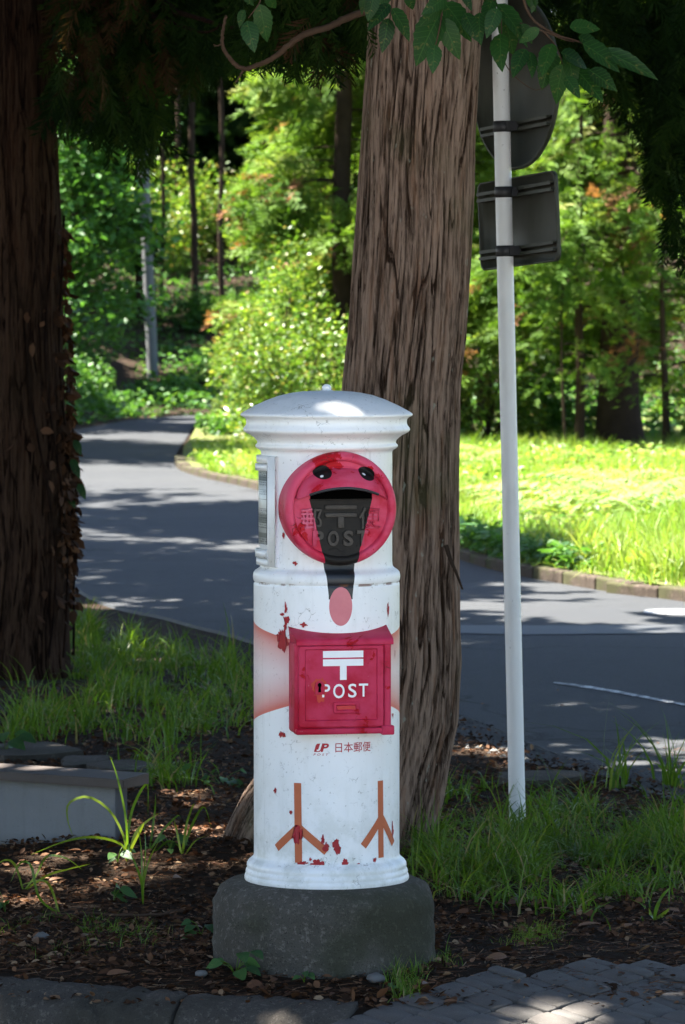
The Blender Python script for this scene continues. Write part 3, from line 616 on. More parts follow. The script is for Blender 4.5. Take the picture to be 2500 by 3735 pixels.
# hood over the slot
nu, nv = 49, 20; u = np.linspace(-1, 1, nu)[None]; v = np.linspace(0, 1, nv)[:, None]
zt = 1.303 + 0.081 * np.clip(1 - np.abs(u) ** 2.4, 0, 1) ** 0.62; zl = 1.297 + 0.033 * (1 - u**2); out = 0.064 * np.clip(1 - u**2, 0, 1) ** 0.5
x_ = 0.1275 * u + 0 * v; z_ = zt + (zl - zt) * v; y_ = -0.2025 - out * np.sin(v * np.pi / 2) ** 0.75 - 0.004 * v
V = np.stack([x_, y_, z_], -1).reshape(-1, 3)
Vin = V.copy().reshape(nv, nu, 3); Vin[..., 1] += 0.007; Vin[..., 2] -= 0.0015; Vin = Vin.reshape(-1, 3)
i = np.arange(nv - 1)[:, None] * nu; j = np.arange(nu - 1)[None]; Q = np.stack([i + j, i + j + nu, i + j + nu + 1, i + j + 1], -1).reshape(-1, 4)
e = (nv - 1) * nu + np.arange(nu - 1); Qe = np.stack([e, e + nv * nu, e + 1 + nv * nu, e + 1], -1)
hood = nobj('hood', np.vstack([V, Vin]), [np.vstack([Q, Q[:, ::-1] + nv * nu]), Qe], M['face'], face, smooth=True)
lp = V.reshape(nv, nu, 3)[-1][6:-6] + (0, -0.0012, -0.0008); V2, Q2 = tube(lp, 0.0040, 8); nobj('hood_lip', V2, Q2, M['lip'], face, smooth=True)
tp = V.reshape(nv, nu, 3)[0] + (0, -0.001, 0); V2, Q2 = tube(tp, 0.0028, 8); nobj('hood_bead', V2, Q2, M['face'], face, smooth=True)
hp = V.reshape(nv, nu, 3)[-1].copy(); V2, Q2 = tube(hp, 0.0026, 8); nobj('hood_rim', V2, Q2, M['face'], face, smooth=True)
P = [(-0.086, 1.2975), (0.088, 1.2975)] + [(0.1275 * a, 1.302 + 0.033 * (1 - a * a)) for a in np.linspace(0.68, -0.68, 17)]
bm = bmesh.new(); vs = [bm.verts.new((a, -0.2042, b)) for a, b in P]; bm.faces.new(vs); nob = bobj('slot', bm, M['black'], face)
bm = bmesh.new(); add_box(bm, -0.0835, 0.0865, -0.207, -0.200, 1.2935, 1.2972, 0.001, 1); bobj('slot_sill', bm, M['face'], face)
# raised characters
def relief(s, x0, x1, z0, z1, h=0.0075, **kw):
    return flat_text('raised_character', s, x0, x1, z0, z1, -0.2020, M['face_relief'], face, extrude=h + 0.001, bevel=0.006, **kw)
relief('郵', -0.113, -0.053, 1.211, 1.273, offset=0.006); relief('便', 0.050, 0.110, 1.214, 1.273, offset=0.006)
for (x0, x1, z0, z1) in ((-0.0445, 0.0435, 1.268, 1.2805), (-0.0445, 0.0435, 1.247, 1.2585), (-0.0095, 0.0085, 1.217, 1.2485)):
    bm = bmesh.new(); add_box(bm, x0, x1, -0.2105, -0.200, z0, z1, 0.0022, 2); bobj('raised_postal_mark', bm, M['face_relief'], face, angle=40)
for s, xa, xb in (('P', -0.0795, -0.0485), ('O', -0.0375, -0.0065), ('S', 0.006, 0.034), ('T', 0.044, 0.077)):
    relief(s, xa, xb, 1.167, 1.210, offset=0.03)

# collection door
dr = empty('collection_door'); dr.parent = pb
bm = bmesh.new(); add_box(bm, -0.136, 0.134, -0.236, -0.10, 0.652, 0.906, 0.011, 4); case = bobj('casing', bm, M['red'], dr, angle=40)
bm = bmesh.new()
pr = [(-0.12, 0.951), (-0.150, 0.9445), (-0.200, 0.928), (-0.240, 0.9155), (-0.2475, 0.910), (-0.2490, 0.903), (-0.2475, 0.8975), (-0.240, 0.8965), (-0.12, 0.8965)]
vsa = [bm.verts.new((-0.133 if i > 2 else -0.138, a, b)) for i, (a, b) in enumerate(pr)]; vsb = [bm.verts.new((0.139, a, b)) for a, b in pr]
for i in range(len(pr) - 1): bm.faces.new([vsa[i], vsa[i + 1], vsb[i + 1], vsb[i]])
bm.faces.new(vsa[::-1]); bm.faces.new(vsb); bobj('roof', bm, M['red'], dr, angle=45)
def panel(x0, x1, z0, z1, yf, yb, fr, rec, name, m, parent, ft=None):
    bm = bmesh.new()
    def loop(x0, x1, z0, z1, y, r=0.006, n=4):
        P = []
        for cx, cz, a0 in ((x1 - r, z1 - r, 0), (x0 + r, z1 - r, 90), (x0 + r, z0 + r, 180), (x1 - r, z0 + r, 270)):
            for i in range(n + 1):
                th = R(a0 + 90 * i / n); P.append(bm.verts.new((cx + r * math.cos(th), y, cz + r * math.sin(th))))
        return P
    L = [loop(x0, x1, z0, z1, yb), loop(x0, x1, z0, z1, yf + 0.002), loop(x0 + .002, x1 - .002, z0 + .002, z1 - .002, yf), loop(x0 + fr, x1 - fr, z0 + fr, z1 - (ft or fr), yf, 0.004), loop(x0 + fr + .003, x1 - fr - .003, z0 + fr + .003, z1 - (ft or fr) - .003, yf + rec, 0.003)]
    n = len(L[0])
    for A, B in zip(L[:-1], L[1:]):
        for i in range(n): bm.faces.new([A[i], A[(i + 1) % n], B[(i + 1) % n], B[i]])
    bm.faces.new(L[-1]); bmesh.ops.recalc_face_normals(bm, faces=bm.faces[:])
    return bobj(name, bm, m, parent, angle=35)
leaf_ = panel(-0.126, 0.112, 0.672, 0.8955, -0.2465, -0.230, 0.017, 0.0055, 'door_leaf', M['red'], dr, 0.0085)
V, Q = tube([(0.1235, -0.2375, 0.672), (0.1235, -0.2375, 0.897)], 0.0105, 20); nobj('hinge', V, Q, M['red'], dr, smooth=True)
bm = bmesh.new(); add_box(bm, -0.1335, 0.112, -0.2490, -0.20, 0.6515, 0.6685, 0.005, 3); bobj('ledge', bm, M['red'], dr, angle=40)
bm = bmesh.new(); add_box(bm, 0.106, 0.1415, -0.2510, -0.19, 0.6475, 0.6735, 0.004, 3); bobj('hinge_foot', bm, M['red'], dr, angle=40)
yd = -0.2410
# keyhole plate
bm = bmesh.new(); P = [(-0.080, 0.7615), (-0.053, 0.7615)] + [(-0.0665 + 0.0135 * math.cos(a), 0.786 + 0.0135 * math.sin(a)) for a in np.linspace(0, math.pi, 12)]
f = bm.faces.new([bm.verts.new((a, yd + 0.001, b)) for a, b in P]); r_ = bmesh.ops.extrude_face_region(bm, geom=[f])
bmesh.ops.translate(bm, verts=[v for v in r_['geom'] if isinstance(v, bmesh.types.BMVert)], vec=(0, -0.0052, 0)); bmesh.ops.recalc_face_normals(bm, faces=bm.faces[:])
kp = bobj('keyhole_plate', bm, M['red'], dr, angle=30)
bm = bmesh.new(); P = [(-0.0715, 0.7685), (-0.0635, 0.7685), (-0.0645, 0.782)] + [(-0.0675 + 0.0055 * math.cos(a), 0.788 + 0.0065 * math.sin(a)) for a in np.linspace(-0.6, math.pi + 0.6, 12)] + [(-0.0705, 0.782)]
bm.faces.new([bm.verts.new((a, yd - 0.0049, b)) for a, b in P]); bobj('keyhole', bm, M['black'], dr)
bm = bmesh.new(); bm.faces.new([bm.verts.new((a, yd - 0.0005, b)) for a, b in blob(-0.066, 0.776, 0.019, 0.027, 51, 40, 0.25)]); bobj('paint_chips', bm, plain('orange_red_primer', (0.50, 0.03, 0.012), 0.5, 0.4, 0.2, 50, 0.1), dr)
panel(-0.029, 0.044, 0.7085, 0.7405, yd - 0.0052, yd + 0.001, 0.0075, 0.0042, 'name_plate', M['red'], dr)
bm = bmesh.new(); bm.faces.new([bm.verts.new((a, yd - 0.0017, b)) for a, b in ((-0.018, 0.7195), (0.033, 0.7195), (0.033, 0.7295), (-0.018, 0.7295))]); bobj('paint_chips', bm, plain('bright_red_paint', (0.50, 0.012, 0.014), 0.4, 0.4, 0.2, 50, 0.1), dr)
for (x0, x1, z0, z1) in ((-0.0575, 0.0555, 0.8625, 0.8812), (-0.0575, 0.0555, 0.8395, 0.8582), (-0.0100, 0.0086, 0.8010, 0.8394)):
    bm = bmesh.new(); bm.faces.new([bm.verts.new((a, yd - 0.0008, b)) for a, b in ((x0, z0), (x1, z0), (x1, z1), (x0, z1))]); bobj('postal_mark', bm, M['print_white'], dr)
for s, xa, xb, ya in (('P', -0.0600, -0.0375, 0.754), ('O', -0.0290, 0.0030, 0.7505), ('S', 0.0130, 0.0365, 0.752), ('T', 0.0430, 0.0690, 0.754)):
    flat_text('lettering', s, xa, xb, ya, 0.790, yd - 0.0009, M['print_white'], dr, offset=0.012)

# schedule holder on the side
def curved(a0, a1, z0, z1, r0, r1, n=16):
    th = np.radians(np.linspace(a0, a1, n)); V = []
    for t_ in th:
        for r_, z_ in ((r0, z0), (r1, z0), (r1, z1), (r0, z1)): V.append((r_ * math.sin(t_), -r_ * math.cos(t_), z_))
    i = np.arange(n - 1)[:, None] * 4; j = np.arange(4)[None]; jn = (j + 1) % 4
    Q = np.stack([i + j, i + jn, i + 4 + jn, i + 4 + j], -1).reshape(-1, 4)
    return np.array(V), [Q, np.array([[0, 1, 2, 3], [4 * n - 1, 4 * n - 2, 4 * n - 3, 4 * n - 4]])]
hd = empty('schedule_holder'); hd.parent = pb
V, Q = curved(-116, -59, 1.108, 1.412, ru - 0.004, 0.1878); nobj('back_plate', V, Q, M['white_plain'], hd)
V, Q = curved(-68, -57.5, 1.105, 1.410, ru, 0.1965, 6); nobj('edge_bar', V, Q, M['white_plain'], hd)
V, Q = curved(-112, -69, 1.165, 1.370, 0.187, 0.1905); nobj('timetable', V, Q, M['schedule'], hd)
V, Q = curved(-112, -67, 1.370, 1.388, 0.187, 0.2000); nobj('clip', V, Q, M['white_plain'], hd)
V, Q = curved(-112, -67, 1.128, 1.150, 0.187, 0.2000); nobj('clip', V, Q, M['white_plain'], hd)
V, Q = curved(-114, -66, 1.392, 1.411, 0.186, 0.1965); nobj('clip', V, Q, M['white_plain'], hd)
V, Q = curved(-114, -66, 1.106, 1.124, 0.186, 0.1975); nobj('clip', V, Q, M['white_plain'], hd)
V, Q = curved(-71.5, -70, 1.165, 1.370, 0.1906, 0.1920, 4); nobj('cover_edge', V, Q, M['clamp'], hd)

# ------------------------------------------------------------------ trees
K = []                                   # cedar spray: kites along a twig (unit length, along +x, flat in xy)
def kite(p, d, L, wd, up):
    d = np.array(d, float); d /= np.linalg.norm(d); s = np.cross(up, d); s /= np.linalg.norm(s) + 1e-9; p = np.array(p, float)
    return [p, p + d * L * 0.45 + s * wd, p + d * L, p + d * L * 0.45 - s * wd]
def spray_template(n=11, seed=1, wd=0.055):
    r = random.Random(seed); V = []
    for i in range(n):
        f = (i + 0.5) / n; sgn = 1 if i % 2 else -1; p = (f * 0.85, 0, -0.18 * f * f)
        a = R(r.uniform(30, 60)) * sgn; L = 0.42 * (1 - 0.45 * f) * r.uniform(0.8, 1.2)
        V += kite(p, (math.cos(a), math.sin(a), r.uniform(-0.35, 0.35)), L, wd * r.uniform(0.8, 1.3), (r.uniform(-.5, .5), r.uniform(-.5, .5), 1))
    V += kite((0, 0, 0), (1, 0, -0.15), 1.05, wd * 0.6, (0, 0.2, 1)); V += kite((0.3, 0, -0.02), (1, 0.1, -0.35), 0.7, wd, (0, 1, 0.3))
    V = np.array(V); return V, np.arange(len(V)).reshape(-1, 4)
SPRAY = [spray_template(12, s, 0.036) for s in (1, 2, 3)]
CHEAP = [spray_template(4, s, 0.12) for s in (7, 8, 9)]
DROOP = [spray_template(24, s, 0.020) for s in (4, 5)]
def leaf_template():
    P = [(0, 0, 0), (0.3, 0.26, 0.03), (0.65, 0.24, 0.02), (1.0, 0, -0.12), (0.65, -0.24, 0.02), (0.3, -0.26, 0.03)]
    return np.array(P), np.array([[0, 1, 2, 3], [0, 3, 4, 5]])
LEAF = [leaf_template()]
def frames(D, roll):
    D = D / (np.linalg.norm(D, axis=1)[:, None] + 1e-9)
    up = np.tile([0.0, 0.0, 1.0], (len(D), 1)); up[np.abs(D[:, 2]) > 0.95] = (1, 0, 0)
    S = np.cross(up, D); S /= np.linalg.norm(S, axis=1)[:, None]; U = np.cross(D, S)
    c, s = np.cos(roll)[:, None], np.sin(roll)[:, None]
    return np.stack([D, S * c + U * s, U * c - S * s], 1)          # rows: local x, y, z axes
def scatter(tmpls, P, D, roll, size, tint):
    Vs, Fs, Ts, o = [], [], [], 0; which = rng.integers(0, len(tmpls), len(P)); A = frames(D, roll)
    for k, (tv, tf) in enumerate(tmpls):
        s = which == k; n = int(s.sum())
        if not n: continue
        V = np.einsum('kc,ncd->nkd', tv, A[s]) * size[s][:, None, None] + P[s][:, None]
        Fq = tf[None] + (np.arange(n) * len(tv))[:, None, None] + o
        Vs.append(V.reshape(-1, 3)); Fs.append(Fq.reshape(-1, tf.shape[1])); Ts.append(np.repeat(tint[s], len(tv))); o += n * len(tv)
    return np.vstack(Vs), np.vstack(Fs), np.concatenate(Ts)

SPOTS = []
for px_, py_, rr0 in ((330, 3180, .36), (690, 3290, .32), (420, 2560, .36), (160, 2700, .3), (1650, 3200, .34), (1860, 3215, .22), (640, 2900, .24), (2200, 3330, .2), (120, 3320, .22)): SPOTS.append((*gnd(px_, py_)[:2], rr0))
for px_, py_, rr0 in ((1180, 3725, .26), (2100, 3680, .46), (1750, 3720, .36), (2440, 3600, .42), (150, 3660, .40), (620, 3690, .36)): SPOTS.append((*on_slope(px_, py_)[:2], rr0))
SPOTS[:] = [q for q in SPOTS if not (-0.5 < q[0] < 1.2 and abs(q[1] - 11.4) < 0.36)]
LID = []
for q_ in ((-0.14, 11.44, 1.57),): LID.append((q_[0] - SUN[0] / SUN[2] * q_[2], q_[1] - SUN[1] / SUN[2] * q_[2], .12))
def shade_keep(P):
    """how likely a canopy spray is kept, from where its shadow would fall: the open strip over the verge stays open"""
    g = P[:, :2] - SUN[:2] * (P[:, 2:3] / SUN[2]); x, y = g[:, 0], g[:, 1]
    n = vnoise(x * 1.3 + 90, y * 0.9 + 90, 31)
    k = np.where(n > 0.84, 0.15, 1.0)
    k = np.where((y > 25.5) & (y < 30.5) & (n > 0.62), 0.10, k)
    for q in SPOTS: k = np.where(np.hypot(x - q[0], (y - q[1]) * 0.8) < q[2], 0.0, k)
    k = np.where((x > -0.45) & (x < 1.15) & (np.abs(y - 11.5 + 0.17 * (x - BX)) < 0.36) & (n < 0.9), 1.0, k)
    for q in LID: k = np.where(np.hypot(x - q[0], (y - q[1]) * 0.8) < q[2], 0.0, k)
    open_ = (x > fe_x(y) + 0.30) & (y > 26.3) & (y < 75)
    open_ |= (y > 42.5) & (y < 49.5) & (x > -4.3) & (x < 8)
    k = np.where(open_, np.where((vnoise(x * 0.55 + 12, y * 0.30 + 12, 33) > 0.74) & (y > 33), 0.8, 0.0), k)
    k = np.where((y >= 49.5) & (x < fe_x(y)) & (n > 0.68), 0.15, k)
    return k
def cedar_crown(base, h0, h1, Lmax, nbr, nspr, size, droop=0.35, seed=0, prune=True, taper=1.0, tlo=0.0, thi=1.0, az=None, core=0.25, tm=SPRAY):
    r = np.random.default_rng(seed); P, D, BR = [], [], []
    for b in range(nbr):
        f = (b + r.random()) / nbr; h = h0 + (h1 - h0) * f; L = Lmax * (1 - taper * f ** 1.4) * r.uniform(0.7, 1.15) + 0.3
        a = r.uniform(0, 2 * np.pi) if az is None else r.uniform(*az)
        s = np.linspace(0, 1, 7); out = np.array([math.cos(a), math.sin(a)])
        z = h + L * (0.18 * s - droop * s * s) + 0.0; pts = np.column_stack([base[0] + out[0] * L * s, base[1] + out[1] * L * s, z]); BR.append((pts, 0.022 * (1 - 0.8 * s) * (L / 3 + 0.3)))
        m = max(4, int(nspr * (0.4 + 0.6 * L / Lmax))); q = core + (1 - core) * r.random(m) ** 0.75
        cl = np.floor(q * 6) / 6 + 0.08; q = np.where(r.random(m) < 0.7, cl + r.normal(0, 0.03, m), q); q = np.clip(q, 0.05, 1.02)
        pp = np.column_stack([np.interp(q, s, pts[:, k]) for k in range(3)]); spread = 0.10 + 0.22 * L / 3 * np.sin(np.pi * np.clip(q, 0, 1) ** 0.8)
        side = np.column_stack([-out[1] * np.ones(m), out[0] * np.ones(m), np.zeros(m)]); lat = r.normal(0, 1, m)
        pp += side * (lat * spread)[:, None] + np.column_stack([np.zeros(m), np.zeros(m), r.normal(-0.06, 0.13, m)])
        dd = np.column_stack([out[0] + r.normal(0, 0.45, m), out[1] + r.normal(0, 0.45, m), r.normal(-0.25, 0.4, m)]) + side * (lat * 0.6)[:, None]
        P.append(pp); D.append(dd)
    P = np.vstack(P); D = np.vstack(D)
    if prune:
        k = r.random(len(P)) < shade_keep(P); P, D = P[k], D[k]
    n = len(P); cl_t = vnoise(P[:, 0] * 2.1 + 70, P[:, 2] * 2.1 + P[:, 1] * 1.7 + 70, seed + 40)
    tint = np.clip(tlo + (thi - tlo) * (0.55 * r.random(n) + 0.55 * cl_t - 0.05), 0, 0.93); dead = (vnoise(P[:, 0] * 1.3 + 30, P[:, 2] * 1.6 + P[:, 1] + 30, seed + 41) > 0.90) | (r.random(n) < 0.008)
    tint = np.where(dead, r.uniform(0.955, 1.0, n), tint)
    return scatter(tm, P, D, r.normal(0, 0.6, n), size * r.uniform(0.7, 1.35, n), tint), BR
def branches_obj(BR, m, parent, name='branches'):
    V, Q = join([tube(p, rd, 4) for p, rd in BR]); return nobj(name, V, Q, m, parent, smooth=True)

def bark_trunk(name, zs, cx, cy, rx, ry, nseg, m, parent, seed, amp=1.0, freq=1.0, roots=None):
    zs = np.array(zs); nz = len(zs); nf = int(nseg * 0.84)      # denser towards the camera
    th = np.concatenate([np.linspace(-1.95, 1.95, nf, endpoint=False), np.linspace(1.95, 2 * np.pi - 1.95, nseg - nf, endpoint=False)])
    T, Z = np.meshgrid(th, zs); u = (T / (2 * np.pi)) % 1.0
    wob = 1.0 * (vnoise(u * 6, Z * 1.5 + 30, seed, 6) - 0.5) + 0.5 * (vnoise(u * 16, Z * 3.5 + 30, seed + 1, 16) - 0.5)
    def fib(k, fz, s_, ww=1.0): return vnoise((u * k + ww * wob * k / 30.0) % k, Z * fz + 40, s_, k)
    k1, k2, k3, k4 = int(34 * freq), int(70 * freq), int(120 * freq), min(250, int(230 * freq))
    a = fib(k1, 1.1, seed + 2); b = fib(k2, 2.8, seed + 3); c_ = fib(k3, 5.0, seed + 4); d_ = fib(k4, 9.0, seed + 8)
    def crack(n_, m_, w_): return sstep(w_, 0.0, np.abs(n_ - 0.5)) * sstep(0.42, 0.62, m_)
    cr = np.maximum(crack(fib(k1, 1.3, seed + 10), fib(k1, 3.5, seed + 11), 0.032), 0.75 * crack(fib(k2, 2.4, seed + 12), fib(k2, 5.5, seed + 13), 0.050))
    cr = np.maximum(cr, 0.45 * crack(fib(k3, 4.5, seed + 14), fib(k3, 8.0, seed + 15), 0.085))
    plate = np.floor(fib(k2, 0.9, seed + 16) * 4) / 4                       # strips lifting off the surface
    hgt = 0.20 * a + 0.16 * b + 0.22 * c_ + 0.24 * d_ + 0.22 * plate - 0.95 * cr
    d = 0.0165 * amp * hgt
    lump = 0.02 * (vnoise(u * 7, Z * 1.4 + 11, seed + 7, 7) - 0.5)
    rx_ = np.interp(Z, *rx) if isinstance(rx, tuple) else rx; ry_ = np.interp(Z, *ry) if isinstance(ry, tuple) else ry
    flare = 0.0
    if roots is not None: flare = roots(T, Z)
    X = cx(Z) + (rx_ + d + lump + flare) * np.sin(T); Y = cy(Z) - (ry_ + d + lump + flare) * np.cos(T)
    V = np.stack([X, Y, Z], -1).reshape(-1, 3)
    i = np.arange(nz - 1)[:, None] * nseg; j = np.arange(nseg)[None]; jn = (j + 1) % nseg
    Q = np.stack([i + j, i + jn, i + nseg + jn, i + nseg + j], -1).reshape(-1, 4)
    return nobj(name, V, Q, m, parent, smooth=True, tint=np.clip(hgt, 0, 1).ravel())

# cedar right behind the box
TY = 13.62
tab = [(0, 1342, 1770), (160, 1336, 1758), (480, 1315, 1738), (800, 1294, 1728), (1115, 1270, 1714), (1230, 1262, 1708), (1400, 1243, 1690), (1750, 1212, 1682), (2070, 1185, 1681), (2300, 1150, 1688), (2400, 1135, 1690), (2630, 1060, 1680), (2790, 965, 1650), (2900, 885, 1632), (2978, 845, 1618), (3060, 812, 1600), (3114, 788, 1588), (3160, 765, 1580), (3260, 735, 1575)]
zz = np.array([at(1250, p, TY)[2] for p, _, _ in tab]); xl = np.array([at(a, p, TY)[0] for p, a, _ in tab]); xr = np.array([at(b, p, TY)[0] for p, _, b in tab])
zz = np.concatenate([[9.0], zz]); xl = np.concatenate([[0.32], xl]); xr = np.concatenate([[0.50], xr])
o_ = np.argsort(zz); zz, xl, xr = zz[o_], xl[o_], xr[o_]
cxm = lambda Z: np.interp(Z, zz, (xl + xr) / 2); rxm = (zz, (xr - xl) / 2 - 0.011); rym = (zz, np.minimum((xr - xl) / 2, 0.21 + 0.25 * np.clip(0.3 - zz, 0, 0.4)) - 0.011)
mt = empty('cedar_tree', (0, 0, 0)); tag(mt, 'thick grey-brown cedar trunk leaning right directly behind the white post box', 'tree')
bark_trunk('trunk', np.concatenate([np.linspace(-0.12, 3.1, 280), np.linspace(3.2, 9, 40)]), cxm, lambda Z: TY + 0 * Z, rxm, rym, 500, M['bark'], mt, 61)
# knot on the right edge and the stub hanging on the bark
kp = at(1702, 1225, TY - 0.04); V, Q = lathe([(0.0, 0.030), (0.016, 0.026), (0.027, 0.012), (0.034, -0.010), (0.036, -0.04)], 24); V = V @ np.array(Matrix.Rotation(R(70), 3, 'Y').transposed()); V *= (1, 1, 1.9)
nobj('knot', V + kp + (-0.030, 0, 0), Q, M['bark'], mt, smooth=True)
pts = spline([at(1628, 1990, 13.38), at(1645, 2045, 13.36), at(1665, 2090, 13.34), at(1688, 2150, 13.33)], 10); V, Q = tube(pts, np.linspace(0.009, 0.003, 10), 6); nobj('dead_twig', V, Q, M['bark_far'], mt, smooth=True)
def px_branch(pxs, Ys, r0, r1, parent, m, name='branch', n=40, k=8):
    pts = np.array([at(a, b, y) for (a, b), y in zip(pxs, Ys)]); P = spline(pts, n); P += rng.normal(0, 0.0012, P.shape)
    V, Q = tube(P, np.linspace(r0, r1, n), k); return nobj(name, V, Q, m, parent, smooth=True)
c2 = lambda a, b: (600 + a / 1.96, b / 1.96)
px_branch([(1400, 20), c2(1300, 130), c2(1180, 190), c2(1000, 250), c2(900, 312), c2(800, 400), c2(700, 452), c2(590, 495)], [13.5, 13.4, 13.35, 13.3, 13.3, 13.3, 13.3, 13.3], 0.0125, 0.008, mt, M['twig'])
px_branch([c2(590, 495), c2(530, 478), c2(470, 420), c2(425, 350), c2(412, 290), c2(425, 200), c2(440, 108)], [13.3, 13.29, 13.28, 13.27, 13.26, 13.25, 13.25], 0.008, 0.0045, mt, M['twig'])
px_branch([c2(565, 500), c2(540, 545), c2(505, 595)], [13.3, 13.3, 13.3], 0.004, 0.002, mt, M['twig'], 'branch', 10)
px_branch([c2(420, 310), c2(370, 330), c2(350, 318)], [13.27, 13.25, 13.25], 0.003, 0.0015, mt, M['twig'], 'branch', 10)
(V, Q, T), BR = cedar_crown((0.35, TY), 4.3, 9.5, 4.4, 44, 85, 0.55, 0.25, 101, tlo=0.0, thi=0.8, tm=CHEAP)
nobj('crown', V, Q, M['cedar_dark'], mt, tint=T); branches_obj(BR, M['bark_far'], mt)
def droop_sprays(pxbox, Y, n, size, seed, m, parent, name, edge=None, tlo=0.0, thi=1.0):
    r = np.random.default_rng(seed); P = []
    while len(P) < n:
        a, b = r.uniform(pxbox[0], pxbox[2]), r.uniform(pxbox[1], pxbox[3])
        if edge is not None and b > edge(a) + r.normal(0, 25): continue
        if vnoise(np.array([a / 90.0 + 20]), np.array([b / 140.0 + 20]), seed)[0] < 0.38: continue
        P.append(at(a, b, Y + r.normal(0, 0.35)))
    P = np.array(P); D = np.column_stack([r.normal(0, 0.35, n), r.normal(0, 0.35, n), -np.abs(r.normal(1.0, 0.3, n))])
    V, Q, T = scatter(DROOP, P, D, r.uniform(0, 6.28, n), size * r.uniform(0.6, 1.4, n), np.clip(tlo + (thi - tlo) * r.random(n), 0, 1)); return nobj(name, V, Q, m, parent, tint=T)
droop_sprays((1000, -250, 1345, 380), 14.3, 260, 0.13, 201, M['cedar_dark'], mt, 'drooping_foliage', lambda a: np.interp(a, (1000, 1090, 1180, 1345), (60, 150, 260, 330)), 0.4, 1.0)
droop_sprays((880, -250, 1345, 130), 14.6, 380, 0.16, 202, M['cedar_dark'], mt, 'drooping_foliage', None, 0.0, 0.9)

# cedar on the left
LY = 20.6
ltab = [(-200, 200), (0, 206), (480, 214), (800, 224), (1200, 234), (1600, 250), (2000, 256), (2300, 258), (2420, 266), (2480, 280), (2600, 300)]
lz = np.array([at(1250, p, LY)[2] for p, _ in ltab])[::-1]; lxr = np.array([at(a, p, LY)[0] for p, a in ltab])[::-1]
lz = np.concatenate([lz, [10.0]]); lxr = np.concatenate([lxr, [-1.62]])
lrad = np.interp(lz, [-0.1, 0.3, 3.5, 10], [0.275, 0.245, 0.225, 0.08])
lt = empty('cedar_tree', (0, 0, 0)); tag(lt, 'dark reddish cedar trunk cut by the left picture edge', 'tree')
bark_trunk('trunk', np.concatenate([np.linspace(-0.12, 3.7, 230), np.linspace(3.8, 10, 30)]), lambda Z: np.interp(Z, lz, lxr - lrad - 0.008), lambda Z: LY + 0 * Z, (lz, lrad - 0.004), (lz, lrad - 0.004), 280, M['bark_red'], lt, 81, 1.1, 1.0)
(V, Q, T), BR = cedar_crown((-1.6, LY), 4.9, 10.5, 4.8, 48, 95, 0.55, 0.22, 102, tlo=0.0, thi=0.8, tm=CHEAP)
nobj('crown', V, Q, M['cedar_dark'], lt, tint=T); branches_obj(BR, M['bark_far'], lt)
c5 = lambda a, b: (a / 1.2544, b / 1.2544)
px_branch([c5(250, 310), c5(280, 340), c5(330, 395), c5(400, 442), c5(500, 482), c5(560, 465), c5(640, 395), c5(690, 330)], [20.4, 20.35, 20.3, 20.2, 20.1, 20.0, 19.9, 19.9], 0.010, 0.004, lt, M['twig'])
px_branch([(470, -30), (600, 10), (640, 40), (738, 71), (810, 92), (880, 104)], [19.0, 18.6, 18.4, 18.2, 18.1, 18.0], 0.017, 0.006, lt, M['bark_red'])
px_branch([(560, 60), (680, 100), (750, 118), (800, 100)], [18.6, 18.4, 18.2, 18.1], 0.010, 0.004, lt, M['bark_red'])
ef = lambda a: np.interp(a, (150, 240, 420, 520, 600, 700, 800, 1000), (220, 430, 440, 480, 390, 270, 190, 40))
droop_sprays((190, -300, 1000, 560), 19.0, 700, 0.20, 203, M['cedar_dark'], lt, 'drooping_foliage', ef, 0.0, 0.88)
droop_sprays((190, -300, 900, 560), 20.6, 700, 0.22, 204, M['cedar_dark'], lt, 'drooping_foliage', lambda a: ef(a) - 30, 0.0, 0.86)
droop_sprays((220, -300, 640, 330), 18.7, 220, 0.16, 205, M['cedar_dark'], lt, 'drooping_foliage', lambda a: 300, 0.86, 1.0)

# cedar just outside the right edge: its branches hang into view
rt = empty('cedar_tree', (3.0, 21.0, 0)); tag(rt, 'dark cedar boughs drooping into the upper right corner', 'tree')
V, Q = tube([(0, 0, -0.1), (0.02, 0, 1), (0.05, 0, 4), (0.1, 0, 9)], [0.32, 0.25, 0.2, 0.1], 20); nobj('trunk', V, Q, M['bark_far'], rt, smooth=True)
ed = lambda a: np.interp(a, (1850, 1950, 2100, 2200, 2330, 2400, 2460, 2600), (0, 80, 160, 240, 400, 680, 860, 960))
def wdroop(*a, **k):
    o = droop_sprays(*a, **k); o.location = (-3.0, -21.0, 0); return o
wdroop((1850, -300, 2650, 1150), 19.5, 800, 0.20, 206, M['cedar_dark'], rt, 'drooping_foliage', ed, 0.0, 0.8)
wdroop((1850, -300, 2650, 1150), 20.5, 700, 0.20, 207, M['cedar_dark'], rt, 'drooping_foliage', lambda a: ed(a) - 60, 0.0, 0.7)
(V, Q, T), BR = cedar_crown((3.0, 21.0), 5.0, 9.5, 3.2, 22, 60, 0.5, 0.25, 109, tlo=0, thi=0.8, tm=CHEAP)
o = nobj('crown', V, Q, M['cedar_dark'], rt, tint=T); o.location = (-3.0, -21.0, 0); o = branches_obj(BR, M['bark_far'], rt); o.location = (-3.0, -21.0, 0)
P = np.array([at(2700, 40, 20.0), at(2400, 60, 19.8), at(2200, 110, 19.6), at(2050, 95, 19.5)]) - (3.0, 21.0, 0); V, Q = tube(spline(P, 20), np.linspace(0.03, 0.006, 20), 8); nobj('branch', V, Q, M['bark_far'], rt, smooth=True)

